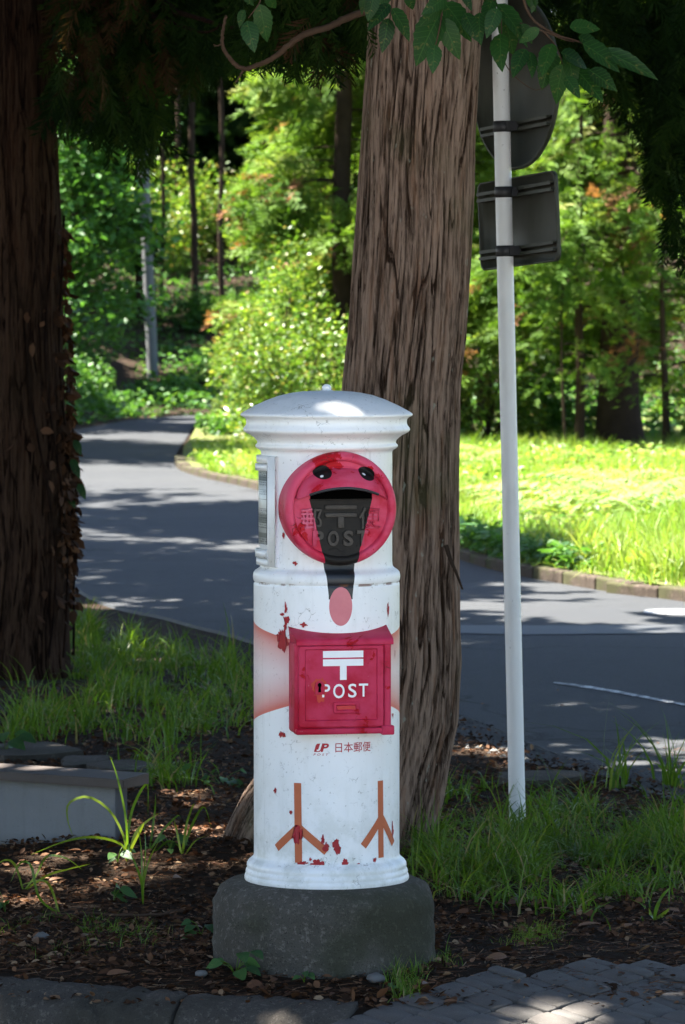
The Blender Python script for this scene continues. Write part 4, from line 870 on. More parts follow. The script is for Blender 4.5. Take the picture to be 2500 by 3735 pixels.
# trees along the left, above and beside the frame, that shade the road
for i, (x, y, L, h0, h1, nb) in enumerate(((-4.6, 14.6, 4.6, 4.6, 11.5, 46), (-6.0, 22.5, 6.0, 4.8, 12.0, 64), (-6.4, 30.5, 6.2, 5.0, 12.5, 64), (-7.2, 38.0, 5.2, 5.4, 12.5, 50), (-9.5, 57, 4.6, 3.0, 13, 46), (-8.2, 66.5, 4.2, 3.0, 13, 40), (-10.5, 73, 4.5, 3.0, 13, 46), (-9.6, 81, 4.4, 3.0, 13, 46), (-9.0, 89, 4.4, 3.0, 13, 46), (-8.4, 54.5, 4.2, 4.0, 13, 46), (-4.4, 10.4, 4.6, 4.0, 11.0, 48), (7.5, 9.5, 4.4, 3.0, 11, 40), (-8.6, 8.5, 4.4, 3.0, 11, 40))):
    tr = empty('roadside_cedar', (0, 0, 0))
    tag(tr, ['tall cedar standing left of the grey cabinet outside the frame', 'tall cedar left of the dark left trunk', 'tall roadside cedar shading the middle of the road', 'tall roadside cedar before the sunny band of road', 'tall cedar on the bank left of the road bend', 'tall cedar on the bank beside the utility pole', 'tall cedar high on the bank left of the pole', 'tall cedar far back on the left bank', 'tall cedar at the back of the left wood', 'tall cedar left of the broadleaf tree', 'tall cedar left of the kerb outside the frame', 'cedar beyond the paving on the right', 'cedar far to the left of the kerb'][i], 'tree', 'cedars shading the road')
    V, Q = tube([(x, y, -0.1), (x + .05, y, 1.5), (x + .1, y, 6), (x + .15, y, h1 + 0.5)], [0.34, 0.27, 0.2, 0.04], 18); nobj('trunk', V, Q, M['bark_far'], tr, smooth=True)
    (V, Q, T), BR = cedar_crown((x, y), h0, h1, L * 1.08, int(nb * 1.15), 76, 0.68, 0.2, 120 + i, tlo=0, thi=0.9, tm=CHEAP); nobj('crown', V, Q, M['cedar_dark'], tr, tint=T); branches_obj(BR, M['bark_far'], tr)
    if (x, y) == (-4.4, 10.4):                                  # unseen sprays added along the sun rays to shade the post box
        r_ = np.random.default_rng(808); m_ = 420; h_ = r_.uniform(4.6, 9.5, m_); g_ = np.column_stack([r_.uniform(-0.55, 1.05, m_), 11.44 + r_.normal(0, 0.20, m_), np.zeros(m_)])
        P_ = g_ + SUN[None] * (h_ / SUN[2])[:, None]; gg = P_[:, :2] - 0; kk = np.ones(m_, bool)
        for q in LID + [(a_, b_, c_ - 0.1) for a_, b_, c_ in SPOTS]: kk &= np.hypot(g_[:, 0] - q[0], g_[:, 1] - q[1]) > q[2] + 0.25
        P_ = P_[kk]; m_ = len(P_); V, Q, T = scatter(CHEAP, P_, np.column_stack([r_.normal(1, .5, m_), r_.normal(0, .5, m_), r_.normal(-.3, .3, m_)]), r_.normal(0, .6, m_), r_.uniform(0.45, 0.8, m_), r_.random(m_) * 0.8); nobj('shade_sprays', V, Q, M['cedar_dark'], tr, tint=T)

# ------------------------------------------------------------------ background wood
def far_cedar(x, y, rad, h, L, h0, nb, ns, size, label, seed, mat='cedar', az=None, lean=0.0, tlo=0.0, thi=1.0, droop=0.38, taper=0.8):
    z0 = float(ground_h(x, y)); tr = empty('cedar_tree', (0, 0, 0)); tag(tr, label, 'tree')
    zs = np.linspace(-0.2, h, 14); V, Q = tube(np.column_stack([x + lean * zs / h + 0.03 * np.sin(zs * 1.7 + seed), y + 0 * zs, z0 + zs]), rad * np.interp(zs, [-0.2, 0.2, h], [1.35, 1.0, 0.35]), 16); nobj('trunk', V, Q, M['bark_far'], tr, smooth=True)
    if nb:
        (V, Q, T), BR = cedar_crown((x + lean * 0.5, y), z0 + h0, z0 + h, L, nb, ns, size, droop, seed, False, taper, tlo, thi, az, 0.25, SPRAY if mat == 'cedar' else CHEAP)
        nobj('crown', V, Q, M[mat], tr, tint=T); branches_obj(BR, M['bark_far'], tr)
    return tr
far_cedar(0.0, 57, 0.16, 10.5, 1.4, 0.9, 80, 76, 0.37, 'bright sunlit cedar left of the big trunk above the post box cap', 301)
far_cedar(0.65, 60, 0.16, 11, 2.1, 1.2, 68, 72, 0.37, 'sunlit cedar close behind the left side of the big trunk', 302, tlo=0.05)
far_cedar(0.45, 66, 0.15, 11.5, 1.6, 2.6, 50, 70, 0.36, 'sunlit cedar high up behind the one left of the big trunk', 303, tlo=0.05)
far_cedar(1.75, 58.5, 0.12, 7.0, 1.4, 2.2, 40, 70, 0.33, 'slim dark trunked cedar between big trunk and sign pole', 304, lean=-0.35)
far_cedar(3.75, 55.5, 0.29, 10.5, 2.8, 1.75, 92, 92, 0.38, 'large cedar with thick dark trunk right of the sign pole', 305, tlo=0.0, droop=0.46)
far_cedar(2.3, 66, 0.13, 10.5, 2.2, 1.4, 66, 80, 0.38, 'cedar with sunlit boughs behind the square sign', 306)
far_cedar(5.3, 59, 0.2, 10.5, 2.4, 1.0, 64, 70, 0.36, 'dark cedar at the right picture edge behind the grass', 307, tlo=0.0, thi=0.8)
far_cedar(3.12, 54.4, 0.07, 4.5, 0.9, 1.7, 14, 30, 0.22, 'thin young cedar just left of the thick dark trunk', 308)
far_cedar(4.22, 54.0, 0.055, 3.2, 0.75, 0.6, 16, 26, 0.2, 'small reddish sapling just right of the thick dark trunk', 309)
far_cedar(2.86, 53.2, 0.022, 2.4, 0.5, 1.0, 8, 18, 0.18, 'thin pole-like sapling midway between sign pole and dark trunk', 310)
# bare trunks in the dark wood on the left
for i, (px, Y, rd, lb) in enumerate(((524, 90, 0.15, 'dark trunk directly behind the utility pole'), (590, 93, 0.055, 'thin bluish trunk right of the utility pole'), (712, 92, 0.085, 'dark bare trunk midway between pole and sunlit cedars'), (808, 84, 0.062, 'slim dark trunk nearest the sunlit cedar foliage'), (440, 96, 0.09, 'dark trunk left of the utility pole'), (655, 100, 0.07, 'faint thin trunk deep in the dark wood'), (350, 94, 0.10, 'dark trunk beside the left cedar, deep in the wood'))):
    far_cedar(float(at(px, 1300, Y)[0]), Y, rd, 14, 2.6, 6.3, 34, 45, 0.40, lb, 330 + i, 'cedar_dark', lean=random.uniform(-.3, .3), thi=0.85)
# closing mass of forest behind everything
r = np.random.default_rng(55); n = 11000
P = np.column_stack([r.uniform(-14, 14, n), r.uniform(101, 122, n), r.uniform(0.5, 15, n) ** 1.0]); P[:, 2] += ground_h(P[:, 0], P[:, 1])
P = P[vnoise(P[:, 0] * 0.7 + 90, P[:, 2] * 0.7 + 90, 5) > 0.10]; e_ = np.column_stack([r.uniform(-9, 1, 6000), r.uniform(104, 118, 6000), r.uniform(4, 15, 6000)]); P = np.vstack([P, e_]); n = len(P); D = r.normal(0, 1, (n, 3)); D[:, 2] -= 0.4
V, Q, T = scatter(CHEAP, P, D, r.uniform(0, 6.28, n), r.uniform(0.65, 1.3, n), np.clip(r.random(n) * 0.9, 0, 0.93)); tag(nobj('forest', V, Q, M['cedar_dark'], tint=T), 'dense wood closing off the view', 'wood', kind='stuff')

def shrub(c, rad, n, size, mat, label, seed, name='shrub', group=None, cat='shrub', flat=0.8, clump=9, tlo=0.0, thi=1.0, up=0.5):
    r = np.random.default_rng(seed); c = np.array(c, float); tr = empty(name, (0, 0, 0)); tag(tr, label, cat, group)
    C = r.normal(0, 1, (clump, 3)); C /= np.linalg.norm(C, axis=1)[:, None]; C = C * r.uniform(0.35, 1.0, clump)[:, None] ** 0.6; C[:, 2] = np.abs(C[:, 2]) * 1.0
    Cw = c + C * np.array(rad); k = r.integers(0, clump, n); q = r.normal(0, 1, (n, 3)); q /= np.linalg.norm(q, axis=1)[:, None]
    P = Cw[k] + q * (r.uniform(0.2, 1.0, n) ** 0.5)[:, None] * np.array(rad) * 0.42; P[:, 2] = np.maximum(P[:, 2], c[2] + 0.03)
    D = q + r.normal(0, 0.5, (n, 3)); D[:, 2] = D[:, 2] * 0.5 + r.normal(0, 0.3, n)
    V, Q, T = scatter(LEAF, P, D, r.normal(0, 0.6, n), size * r.uniform(0.6, 1.3, n), np.clip(tlo + (thi - tlo) * r.random(n), 0, 1)); nobj('foliage', V, Q, M[mat], tr, tint=T)
    st = [tube(spline([c + (0, 0, -0.05), (c + p) / 2 + (0, 0, 0.1 * rad[2]), p], 6), np.linspace(0.012, 0.004, 6) * (1 + rad[2]), 5) for p in Cw]; V, Q = join(st); nobj('stems', V, Q, M['bark_far'], tr, smooth=True); return tr
shrub((-0.55, 52.5, 0.1), (1.15, 0.9, 1.55), 7500, 0.065, 'shrub', 'glossy leaved shrub left of the post box cap, full of bright glints', 401, clump=16)
shrub((-0.8, 54.5, 0.1), (0.85, 0.8, 2.3), 7500, 0.065, 'shrub', 'tall yellow-green shrub behind the glossy shrub by the road bend', 402, clump=16)
shrub((0.35, 53.5, 0.1), (0.8, 0.8, 1.3), 4000, 0.065, 'shrub', 'leafy shrub half hidden by the big trunk', 403, clump=12)
p = gnd(835, 1565); shrub((p[0], p[1], 0.05), (0.52, 0.5, 0.42), 900, 0.13, 'pale', 'shrub coloured pale for sun glare above the left shoulder of the post box', 404, clump=9, tlo=0.4)
p = gnd(790, 1620); shrub((p[0], p[1] + 1.5, 0.05), (0.35, 0.4, 0.32), 500, 0.10, 'broad', 'dark low shrub where the road passes behind the verge', 405)
shrub((1.95, 56, 0.1), (0.7, 0.7, 1.05), 3600, 0.065, 'shrub', 'sunlit shrub behind the sign pole between two trunks', 406, clump=12, tlo=0.2)
shrub((2.6, 57.5, 0.1), (0.8, 0.7, 0.9), 2200, 0.09, 'broad', 'dark shrub right of the sign pole under the boughs', 407, clump=12)
shrub((4.75, 53.2, 0.1), (0.55, 0.5, 0.95), 1100, 0.10, 'shrub', 'loose leafy shrub at the far right edge under the cedars', 408, clump=9)
shrub((3.3, 59.5, 0.1), (0.9, 0.7, 0.6), 1600, 0.09, 'broad', 'low dark undergrowth behind the thick dark trunk', 409, clump=12)
# undergrowth on the bank left of the road
ub = [((-5.6, 62, 0), (0.9, 1.2, 0.95), 'tall fern-like undergrowth beside the left trunk edge'), ((-5.1, 68, 0), (0.9, 1.4, 0.75), 'green undergrowth left of the utility pole on the bank'), ((-4.5, 74, 0), (0.8, 1.2, 0.42), 'low undergrowth on the bank in front of the utility pole'), ((-3.5, 79, 0), (0.8, 1.0, 0.36), 'low green plants along the road edge right of the pole foot'), ((-2.4, 82.5, 0), (0.9, 0.9, 0.5), 'low plants at the end of the road bend'), ((-5.6, 82, 0), (1.0, 1.2, 1.0), 'bushy undergrowth far left behind the utility pole'), ((-5.3, 76.5, 0), (1.0, 1.0, 0.75), 'leafy bush on the bank just left of the utility pole'), ((-6.4, 74, 0), (1.2, 1.0, 1.0), 'leafy bush high on the bank beside the left trunk'), ((-3.2, 90, 0), (1.0, 1.0, 0.8), 'undergrowth between the bare dark trunks'), ((-4.9, 91, 0), (1.3, 1.0, 1.0), 'undergrowth at the feet of the dark trunks behind the pole'), ((-1.7, 89, 0), (0.9, 1.0, 0.7), 'dim undergrowth beneath the slim dark trunk')]
for i, (c, rd, lb) in enumerate(ub):
    c = (c[0], c[1], float(ground_h(c[0], c[1])))
    shrub(c, rd, 2400, 0.095, 'broad', lb, 420 + i, group='undergrowth on the left bank', clump=16, tlo=0.1)
for i, (x, y, lb) in enumerate(((-5.0, 97, 'sunlit thicket seen behind the utility pole'), (-2.6, 98, 'sunlit thicket seen right of the bare dark trunks'), (-3.8, 100, 'sunlit thicket between the thin bluish trunk and the bare dark trunk'), (-6.3, 99, 'sunlit thicket left of the utility pole'))):
    shrub((x, y, float(ground_h(x, y))), (1.5, 1.0, 2.2), 3600, 0.11, 'shrub', lb, 440 + i, group='thickets behind the dark trunks', clump=18, tlo=0.2)
# broadleaf tree between the left trunk and the pole
bl = empty('broadleaf_tree'); tag(bl, 'blue-green broadleaf tree between the left trunk and the utility pole', 'tree')
V, Q = tube(spline([(-4.3, 52, 0), (-4.2, 52, 1.5), (-4.25, 52, 3), (-4.1, 52, 7)], 14), np.linspace(0.13, 0.05, 14), 12); nobj('trunk', V, Q, M['bark_far'], bl, smooth=True)
r = np.random.default_rng(71); n = 7000; C = np.array([at(a, b, 51 + r.normal(0, 0.7)) for a, b in zip(r.uniform(120, 470, 46), r.uniform(250, 1180, 46))]); C = np.vstack([C, np.array([at(a, b, 50.5) for a, b in ((420, 760), (470, 800), (500, 830), (430, 900), (380, 700), (330, 640), (460, 870))])])
k = r.integers(0, len(C), n); P = C[k] + r.normal(0, 1, (n, 3)) * (0.26, 0.3, 0.13); D = r.normal(0, 1, (n, 3)) * (1, 1, 0.35); D[:, 2] -= 0.2
V, Q, T = scatter(LEAF, P, D, r.normal(0, 0.5, n), 0.12 * r.uniform(0.6, 1.3, n), r.random(n) * 0.8); nobj('crown', V, Q, M['broad'], bl, tint=T)
V, Q = join([tube(spline([(-4.25, 52, p[2] - 0.5), (np.array([-4.25, 52, p[2] - 0.2]) + p) / 2, p], 6), np.linspace(0.03, 0.008, 6), 5) for p in C[::2]]); nobj('branches', V, Q, M['bark_far'], bl, smooth=True)

r = np.random.default_rng(58); n = 20000; x = r.uniform(-9, -1.2, n); y = r.uniform(58, 98, n); xe = np.interp(y, NE[:, 1], NE[:, 0]); k = (x < xe - 0.15) | (y > 82.5); x, y = x[k], y[k]; n = len(x); hh = 0.55 * vnoise(x * 1.1 + 50, y * 0.7 + 50, 59)
P = np.column_stack([x, y, ground_h(x, y) + hh * r.random(n)]); D = r.normal(0, 1, (n, 3)) * (1, 1, 0.3); V, Q, T = scatter(LEAF, P, D, r.normal(0, 0.5, n), r.uniform(0.07, 0.17, n), r.random(n)); tag(nobj('bank_undergrowth', V, Q, M['broad'], tint=T), 'low ferny growth covering the left bank', 'undergrowth', kind='stuff')
n = 9000; x = r.uniform(-0.5, 9, n); y = r.uniform(56, 100, n); P = np.column_stack([x, y, np.maximum(ground_h(x, y), 0.08) + 0.7 * vnoise(x * 0.9 + 50, y * 0.6 + 50, 60) * r.random(n)]); D = r.normal(0, 1, (n, 3)) * (1, 1, 0.35)
V, Q, T = scatter(LEAF, P, D, r.normal(0, 0.5, n), r.uniform(0.09, 0.22, n), r.random(n)); tag(nobj('woodland_undergrowth', V, Q, M['broad'], tint=T), 'low green growth on the floor of the wood at the right', 'undergrowth', kind='stuff')
# utility pole
ub_ = gnd(563, 1478); up = empty('utility_pole', tuple(ub_)); tag(up, 'grey concrete utility pole with yellow and black band by the bend', 'utility pole')
up.rotation_euler = (0, R(-2.4), 0)
V, Q = lathe([(0.115, -0.3), (0.108, 3), (0.098, 9)], 24); nobj('shaft', V, Q, M['concrete_pole'], up, smooth=True)
V, Q = lathe([(0.121, 0.18), (0.121, 0.52)], 24); nobj('warning_band', V, Q, M['stripes'], up, smooth=True)
V, Q = lathe([(0.1235, 0.50), (0.1235, 0.54)], 24); nobj('strap', V, Q, M['clamp'], up, smooth=True); V, Q = lathe([(0.1235, 0.15), (0.1235, 0.19)], 24); nobj('strap', V, Q, M['clamp'], up, smooth=True)

# ------------------------------------------------------------------ road sign seen from behind
sb = gnd(1889, 3030); sp_ = empty('sign_post', tuple(sb)); tag(sp_, 'white sign pole carrying a round and a square sign seen from behind', 'sign post')
top = at(1827, 220, sb[1]); lean = math.atan2(top[0] - sb[0], top[2]); sp_.rotation_euler = (0, lean, 0)
V, Q = lathe([(0.0290, -0.2), (0.0290, 3.05), (0.026, 3.06), (0.0, 3.062)], 32); nobj('pole', V, Q, M['pole'], sp_, smooth=True)
PHI = R(63); ex = np.array([math.cos(PHI), -math.sin(PHI), 0]); en = np.array([math.sin(PHI), math.cos(PHI), 0]); ez = np.array([0, 0, 1.0])
def sign(name, zc, outline, label, rails, roll):
    t_ = empty(name); t_.parent = sp_; t_['label'] = label
    ca, sa = math.cos(roll), math.sin(roll); e1 = ex * ca + ez * sa; e2 = -ex * sa + ez * ca
    W = lambda a, b, d: en * (0.062 + d) + e1 * a + e2 * b + ez * zc
    n = len(outline); V = [W(a, b, 0.002) for a, b in outline] + [W(a, b, -0.012) for a, b in outline] + [W(a * 0.975, b * 0.96, -0.012) for a, b in outline] + [W(a * 0.975, b * 0.96, -0.002) for a, b in outline]
    j = np.arange(n); jn = (j + 1) % n; Q = np.vstack([np.stack([j + k * n, jn + k * n, jn + (k + 1) * n, j + (k + 1) * n], -1) for k in range(3)])
    nobj('panel', np.array(V), [Q, np.array([list(range(3 * n, 4 * n)), list(range(n))[::-1]])], M['sign_back'], t_)
    for zr, hw in rails:
        bm = bmesh.new()
        for (b0, b1, d0, d1) in ((-0.017, -0.011, -0.022, -0.002), (0.011, 0.017, -0.022, -0.002), (-0.017, -0.006, -0.0235, -0.0205), (0.006, 0.017, -0.0235, -0.0205)):
            vs = [bm.verts.new(W(a, zr + b, d)) for a in (-hw, hw) for b in (b0, b1) for d in (d0, d1)]
            for q in ((0, 1, 3, 2), (4, 6, 7, 5), (0, 4, 5, 1), (2, 3, 7, 6), (0, 2, 6, 4), (1, 5, 7, 3)): bm.faces.new([vs[i] for i in q])
        bmesh.ops.recalc_face_normals(bm, faces=bm.faces[:]); bobj('rail', bm, M['sign_back'], t_)
        V, Q = lathe([(0.0295, zc + zr - 0.019), (0.0318, zc + zr - 0.019), (0.0318, zc + zr + 0.019), (0.0295, zc + zr + 0.019)], 32); nobj('clamp', V, Q, M['clamp'], t_, smooth=False)
        bm = bmesh.new()
        vs = [bm.verts.new(W(a, zr + b, d)) for a in (-0.030, 0.030) for b in (-0.016, 0.016) for d in (-0.062, -0.018)]
        for q in ((0, 1, 3, 2), (4, 6, 7, 5), (0, 4, 5, 1), (2, 3, 7, 6), (0, 2, 6, 4), (1, 5, 7, 3)): bm.faces.new([vs[i] for i in q])
        bmesh.ops.recalc_face_normals(bm, faces=bm.faces[:]); bobj('clamp_bracket', bm, M['clamp'], t_)
zs_ = lambda py: float(at(1250, py, sb[1])[2])
circ = [(0.30 * math.cos(a), 0.30 * math.sin(a)) for a in np.linspace(0, 2 * math.pi, 64, endpoint=False)]
zc1 = zs_(618) + 0.30; sign('round_sign', zc1, circ, 'round sign panel seen from behind', [(zs_(461) - zc1, 0.235)], R(2.5))
sq = []
for cx, cz, a0 in ((0.275 - .03, 0.155 - .03, 0), (-0.275 + .03, 0.155 - .03, 90), (-0.275 + .03, -0.155 + .03, 180), (0.275 - .03, -0.155 + .03, 270)):
    for i in range(6): a = R(a0 + 18 * i); sq.append((cx + 0.03 * math.cos(a), cz + 0.03 * math.sin(a)))
zc2 = (zs_(700) + zs_(915)) / 2; sign('square_sign', zc2, sq, 'square sign panel seen from behind', [(zs_(700) - zc2, 0.262), (zs_(915) - zc2, 0.262)], R(2.5))

# ------------------------------------------------------------------ low cabinet on the left
cb = empty('low_cabinet', (-0.754, 13.6, -0.03), R(-30)); tag(cb, 'low grey stucco slab with dark overhanging lid at the left edge', 'low wall')
hz = float(at(418, 2870, 13.6)[2]) + 0.03
bm = bmesh.new(); add_box(bm, -1.15, -0.002, 0, 0.065, -0.08, hz, 0.003, 2); bobj('body', bm, M['stucco'], cb)
bm = bmesh.new(); add_box(bm, -0.001, 0.004, -0.001, 0.066, -0.08, hz - 0.001, 0.001, 1); bobj('side_panel', bm, M['stucco_dark'], cb)
bm = bmesh.new()
pts = [(-1.2, -0.045, hz + 0.001), (0.060, -0.045, hz + 0.001), (0.060, 0.115, hz + 0.001), (-1.2, 0.115, hz + 0.001)]
lo = [bm.verts.new(p) for p in pts]; hi = [bm.verts.new((p[0], p[1], p[2] + 0.030 + (0.008 if k > 1 else 0))) for k, p in enumerate(pts)]
bm.faces.new(lo[::-1]); bm.faces.new(hi)
for i in range(4): bm.faces.new([lo[i], lo[(i + 1) % 4], hi[(i + 1) % 4], hi[i]])
bmesh.ops.bevel(bm, geom=bm.edges[:], offset=0.003, segments=2, affect='EDGES'); bobj('lid', bm, M['lid'], cb)

# flat stones behind the cabinet
for i, (a, b, rx, ry) in enumerate(((80, 2745, 0.22, 0.25), (300, 2785, 0.10, 0.2), (440, 2808, 0.14, 0.18), (1990, 2860, 0.16, 0.2))):
    p = gnd(a, b); P = blob(0, 0, rx, ry, 70 + i, 18, 0.3); bm = bmesh.new(); f = bm.faces.new([bm.verts.new((x, y, 0)) for x, y in P]); e_ = bmesh.ops.extrude_face_region(bm, geom=[f])
    bmesh.ops.translate(bm, verts=[v for v in e_['geom'] if isinstance(v, bmesh.types.BMVert)], vec=(0, 0, 0.045)); bmesh.ops.recalc_face_normals(bm, faces=bm.faces[:]); o = bobj('flat_stone', bm, M['kerb'])
    o.location = (p[0], p[1], float(ground_h(p[0], p[1])) - 0.02); tag(o, ['flat stone above the cabinet lid at the left edge', 'small flat stone behind the cabinet lid', 'flat stone just beyond the right tip of the cabinet lid', 'flat slab in the soil right of the sign pole foot'][i], 'stone', 'flat stones in the soil')

# ------------------------------------------------------------------ grass, plants, litter
def blades(P, H, W, seed, lean=0.5, segs=4, tint=None):
    r = np.random.default_rng(seed); n = len(P); a = r.uniform(0, 2 * np.pi, n); d = np.column_stack([np.cos(a), np.sin(a), np.zeros(n)])
    k = lean * r.uniform(0.2, 1.6, n); s = np.linspace(0, 1, segs + 1); fa = r.uniform(0, np.pi, n); side = np.column_stack([np.cos(fa), np.sin(fa) * 0.5, np.zeros(n)])
    V = np.zeros((n, segs + 1, 2, 3)); droop = np.clip(k - 0.55, 0, 2)
    for i, f in enumerate(s):
        c = P + d * (H * k * f * f)[:, None]; c[:, 2] += H * (f - (0.30 * k + 0.35 * droop) * f * f); wd = (W * (1 - f ** 1.6) * 0.5 + 0.0002)[:, None]
        V[:, i, 0] = c - side * wd; V[:, i, 1] = c + side * wd
    m = 2 * (segs + 1); b = np.arange(n)[:, None] * m + np.arange(segs)[None] * 2
    Q = np.stack([b, b + 1, b + 3, b + 2], -1).reshape(-1, 4)
    if tint is None: tint = np.clip(r.normal(0.45, 0.22, n), 0, 0.93); tint = np.where(r.random(n) < 0.05, 1.0, tint)
    return V.reshape(-1, 3), Q, np.repeat(tint, m)
# sunlit verge
r = np.random.default_rng(88); n = 46000; y = 26 + 30 * r.random(n) ** 1.25; x = fe_x(y) + 0.22 + (r.random(n) ** 1.2) * (1.0 + 0.11 * y)
k = (vnoise(x * 1.6 + 20, y * 0.9 + 20, 77) > 0.36) & (x < 0.115 * y + 0.6); x, y = x[k], y[k]; n = len(x)
hh = 0.08 + 0.36 * vnoise(x * 1.2 + 20, y * 0.6 + 20, 78) ** 1.6 * r.uniform(0.4, 1.4, n); hh *= np.where(y > 46, 0.75, 1.0)
P = np.column_stack([x, y, np.full(n, 0.09)]); tg = np.clip(0.15 + 0.75 * vnoise(x * 0.7 + 33, y * 0.45 + 33, 79) + r.normal(0, 0.16, n), 0, 1); V, Q, T = blades(P, hh, np.full(n, 0.012), 89, 0.75, 3, tg); tag(nobj('grass', V, Q, M['grass_sun'], tint=T), 'tall sunlit grass on the verge beyond the road', 'grass', kind='stuff')
n = 9000; y = 26 + 26 * r.random(n); x = fe_x(y) + 0.2 + r.random(n) * (0.8 + 0.1 * y); P = np.column_stack([x, y, 0.10 + 0.12 * r.random(n)]); D = r.normal(0, 1, (n, 3)) * (1, 1, 0.4)
V, Q, T = scatter(LEAF, P, D, r.normal(0, 0.5, n), 0.07 * r.uniform(0.5, 1.5, n), r.random(n)); tag(nobj('ground_cover', V, Q, M['grass_sun'], tint=T), 'low leafy weeds among the verge grass', 'weeds', kind='stuff')
# kerb side weeds in shade
n = 1800; y = r.uniform(27.5, 33, n); x = fe_x(y) + 0.05 + np.abs(r.normal(0, 0.16, n)); P = np.column_stack([x, y, 0.10 + 0.16 * r.random(n)]); D = r.normal(0, 1, (n, 3)) * (1, 1, 0.4)
V, Q, T = scatter(LEAF, P, D, r.normal(0, 0.5, n), 0.075 * r.uniform(0.5, 1.4, n), r.random(n)); tag(nobj('kerbside_weeds', V, Q, M['broad'], tint=T), 'leafy weeds spilling over the far kerb', 'weeds', kind='stuff')
n = 2600; y = r.uniform(21, 46, n); x = fe_x(y) + r.uniform(0.07, 0.22, n); P = np.column_stack([x, y, np.full(n, 0.085)]); V, Q, T = blades(P, r.uniform(0.07, 0.22, n), np.full(n, 0.011), 93, 1.3, 3); tag(nobj('kerb_grass', V, Q, M['grass_sun'], tint=T), 'grass leaning over the far kerb', 'grass', kind='stuff')
# ferns
def fern(x, y, z, size, nf, seed, label, group, mat='pale'):
    r = np.random.default_rng(seed); tr = empty('fern', (x, y, z)); tag(tr, label, 'fern', group); parts = []
    for i in range(nf):
        a = r.uniform(0, 2 * np.pi); L = size * r.uniform(0.7, 1.2); s = np.linspace(0, 1, 9); pts = np.column_stack([np.cos(a) * L * s, np.sin(a) * L * s, L * (0.75 * s - 0.55 * s * s)]); V_, F_ = [], []
        for j in range(1, 9):
            pw = L * 0.34 * (1 - s[j] * 0.85) + 0.01; sd = np.array([-math.sin(a), math.cos(a), -0.25]); fw = np.array([math.cos(a), math.sin(a), -0.1])
            for sg in (-1, 1):
                tip = pts[j] + (sd * (1, 1, 1) * sg * pw if sg > 0 else np.array([-sd[0], -sd[1], sd[2]]) * pw) + fw * pw * 0.4; b = len(V_)
                V_ += [pts[j] - fw * L * 0.05, (pts[j] + tip) / 2 - fw * L * 0.045, tip, (pts[j] + tip) / 2 + fw * L * 0.05]; F_.append([b, b + 1, b + 2, b + 3])
        V_, F_ = np.array(V_), np.array(F_); nobj('frond', V_, F_, M[mat], tr, tint=np.full(len(V_), r.uniform(0.2, 1.0)))
fi = 0
for px, py, s in ((1960, 1850, .5), (2030, 1825, .45), (2110, 1840, .5), (2200, 1800, .5), (2260, 1770, .45), (2290, 1830, .55), (2360, 1850, .5), (2410, 1815, .5), (2150, 1870, .45), (1920, 1880, .4), (2470, 1860, .5), (1740, 1680, .4), (1790, 1660, .4), (2310, 1880, .4)):
    p = gnd(px, py + 60); fern(p[0], p[1], 0.16, s * 1.35, 9, 500 + fi, 'pale fern with broad fronds standing in the sunlit verge grass', 'ferns on the verge'); fi += 1
for px, py, s, lb in ((2210, 1690, .45, 'green fern at the left foot of the thick dark trunk'), (2380, 1690, .4, 'green fern at the right foot of the thick dark trunk'), (2460, 1720, .4, 'green fern at the right picture edge under the cedars'), (1950, 1700, .4, 'green fern in the shade right of the sign pole')):
    p = gnd(px, py + 20); fern(p[0], p[1], 0.11, s, 6, 500 + fi, lb, 'ferns under the cedars', 'shrub'); fi += 1

# near grass: left patch, right patch, tufts
def patch(name, pts_w, n, hmin, hmax, wd, seed, label, lean=0.7, tl=None, mat='grass'):
    r = np.random.default_rng(seed); C = np.array([[*gnd(a, b)[:2], s, w_] for a, b, s, w_ in pts_w]); k = r.choice(len(C), n, p=C[:, 3] / C[:, 3].sum())
    x = C[k, 0] + r.normal(0, 1, n) * C[k, 2]; y = C[k, 1] + r.normal(0, 1, n) * C[k, 2] * 2.2
    tf = vnoise(x * 7 + 40, y * 4 + 40, seed) ; s_ = (tf > 0.42); x, y, tf = x[s_], y[s_], tf[s_]
    bad = (np.hypot(x - BX, y - BY) < 0.33) | ((x < -0.6) & (np.abs(y - (13.6 - (x + 0.754) * 0.577)) < 0.16)); xe = np.interp(y, NE[:, 1], NE[:, 0]); bad |= x > xe - 0.02
    x, y, tf = x[~bad], y[~bad], tf[~bad]; m = len(x)
    h = (hmin + (hmax - hmin) * np.clip(tf - 0.3, 0, 1) * 1.5) * r.uniform(0.5, 1.25, m); P = np.column_stack([x, y, ground_h(x, y) - 0.01])
    V, Q, T = blades(P, h, wd * r.uniform(0.6, 1.3, m), seed + 1, lean, 4, tl(r, m) if tl else None); return tag(nobj(name, V, Q, M[mat], tint=T), label, 'grass', kind='stuff')
patch('grass', [(330, 2330, .12, 3), (430, 2400, .15, 3), (300, 2480, .12, 2), (540, 2430, .16, 2.5), (690, 2420, .15, 1.5), (460, 2540, .12, 2), (650, 2560, .13, 1), (800, 2480, .12, 1), (330, 2640, .12, 1.2), (520, 2680, .12, 1), (760, 2640, .12, .8), (200, 2620, .1, 1), (860, 2560, .1, .6), (100, 2680, .1, .8), (620, 2830, .07, .8), (560, 2760, .08, .6)], 6000, 0.05, 0.29, 0.0085, 601, 'patchy green grass between the left trunk and the post box', 0.95)
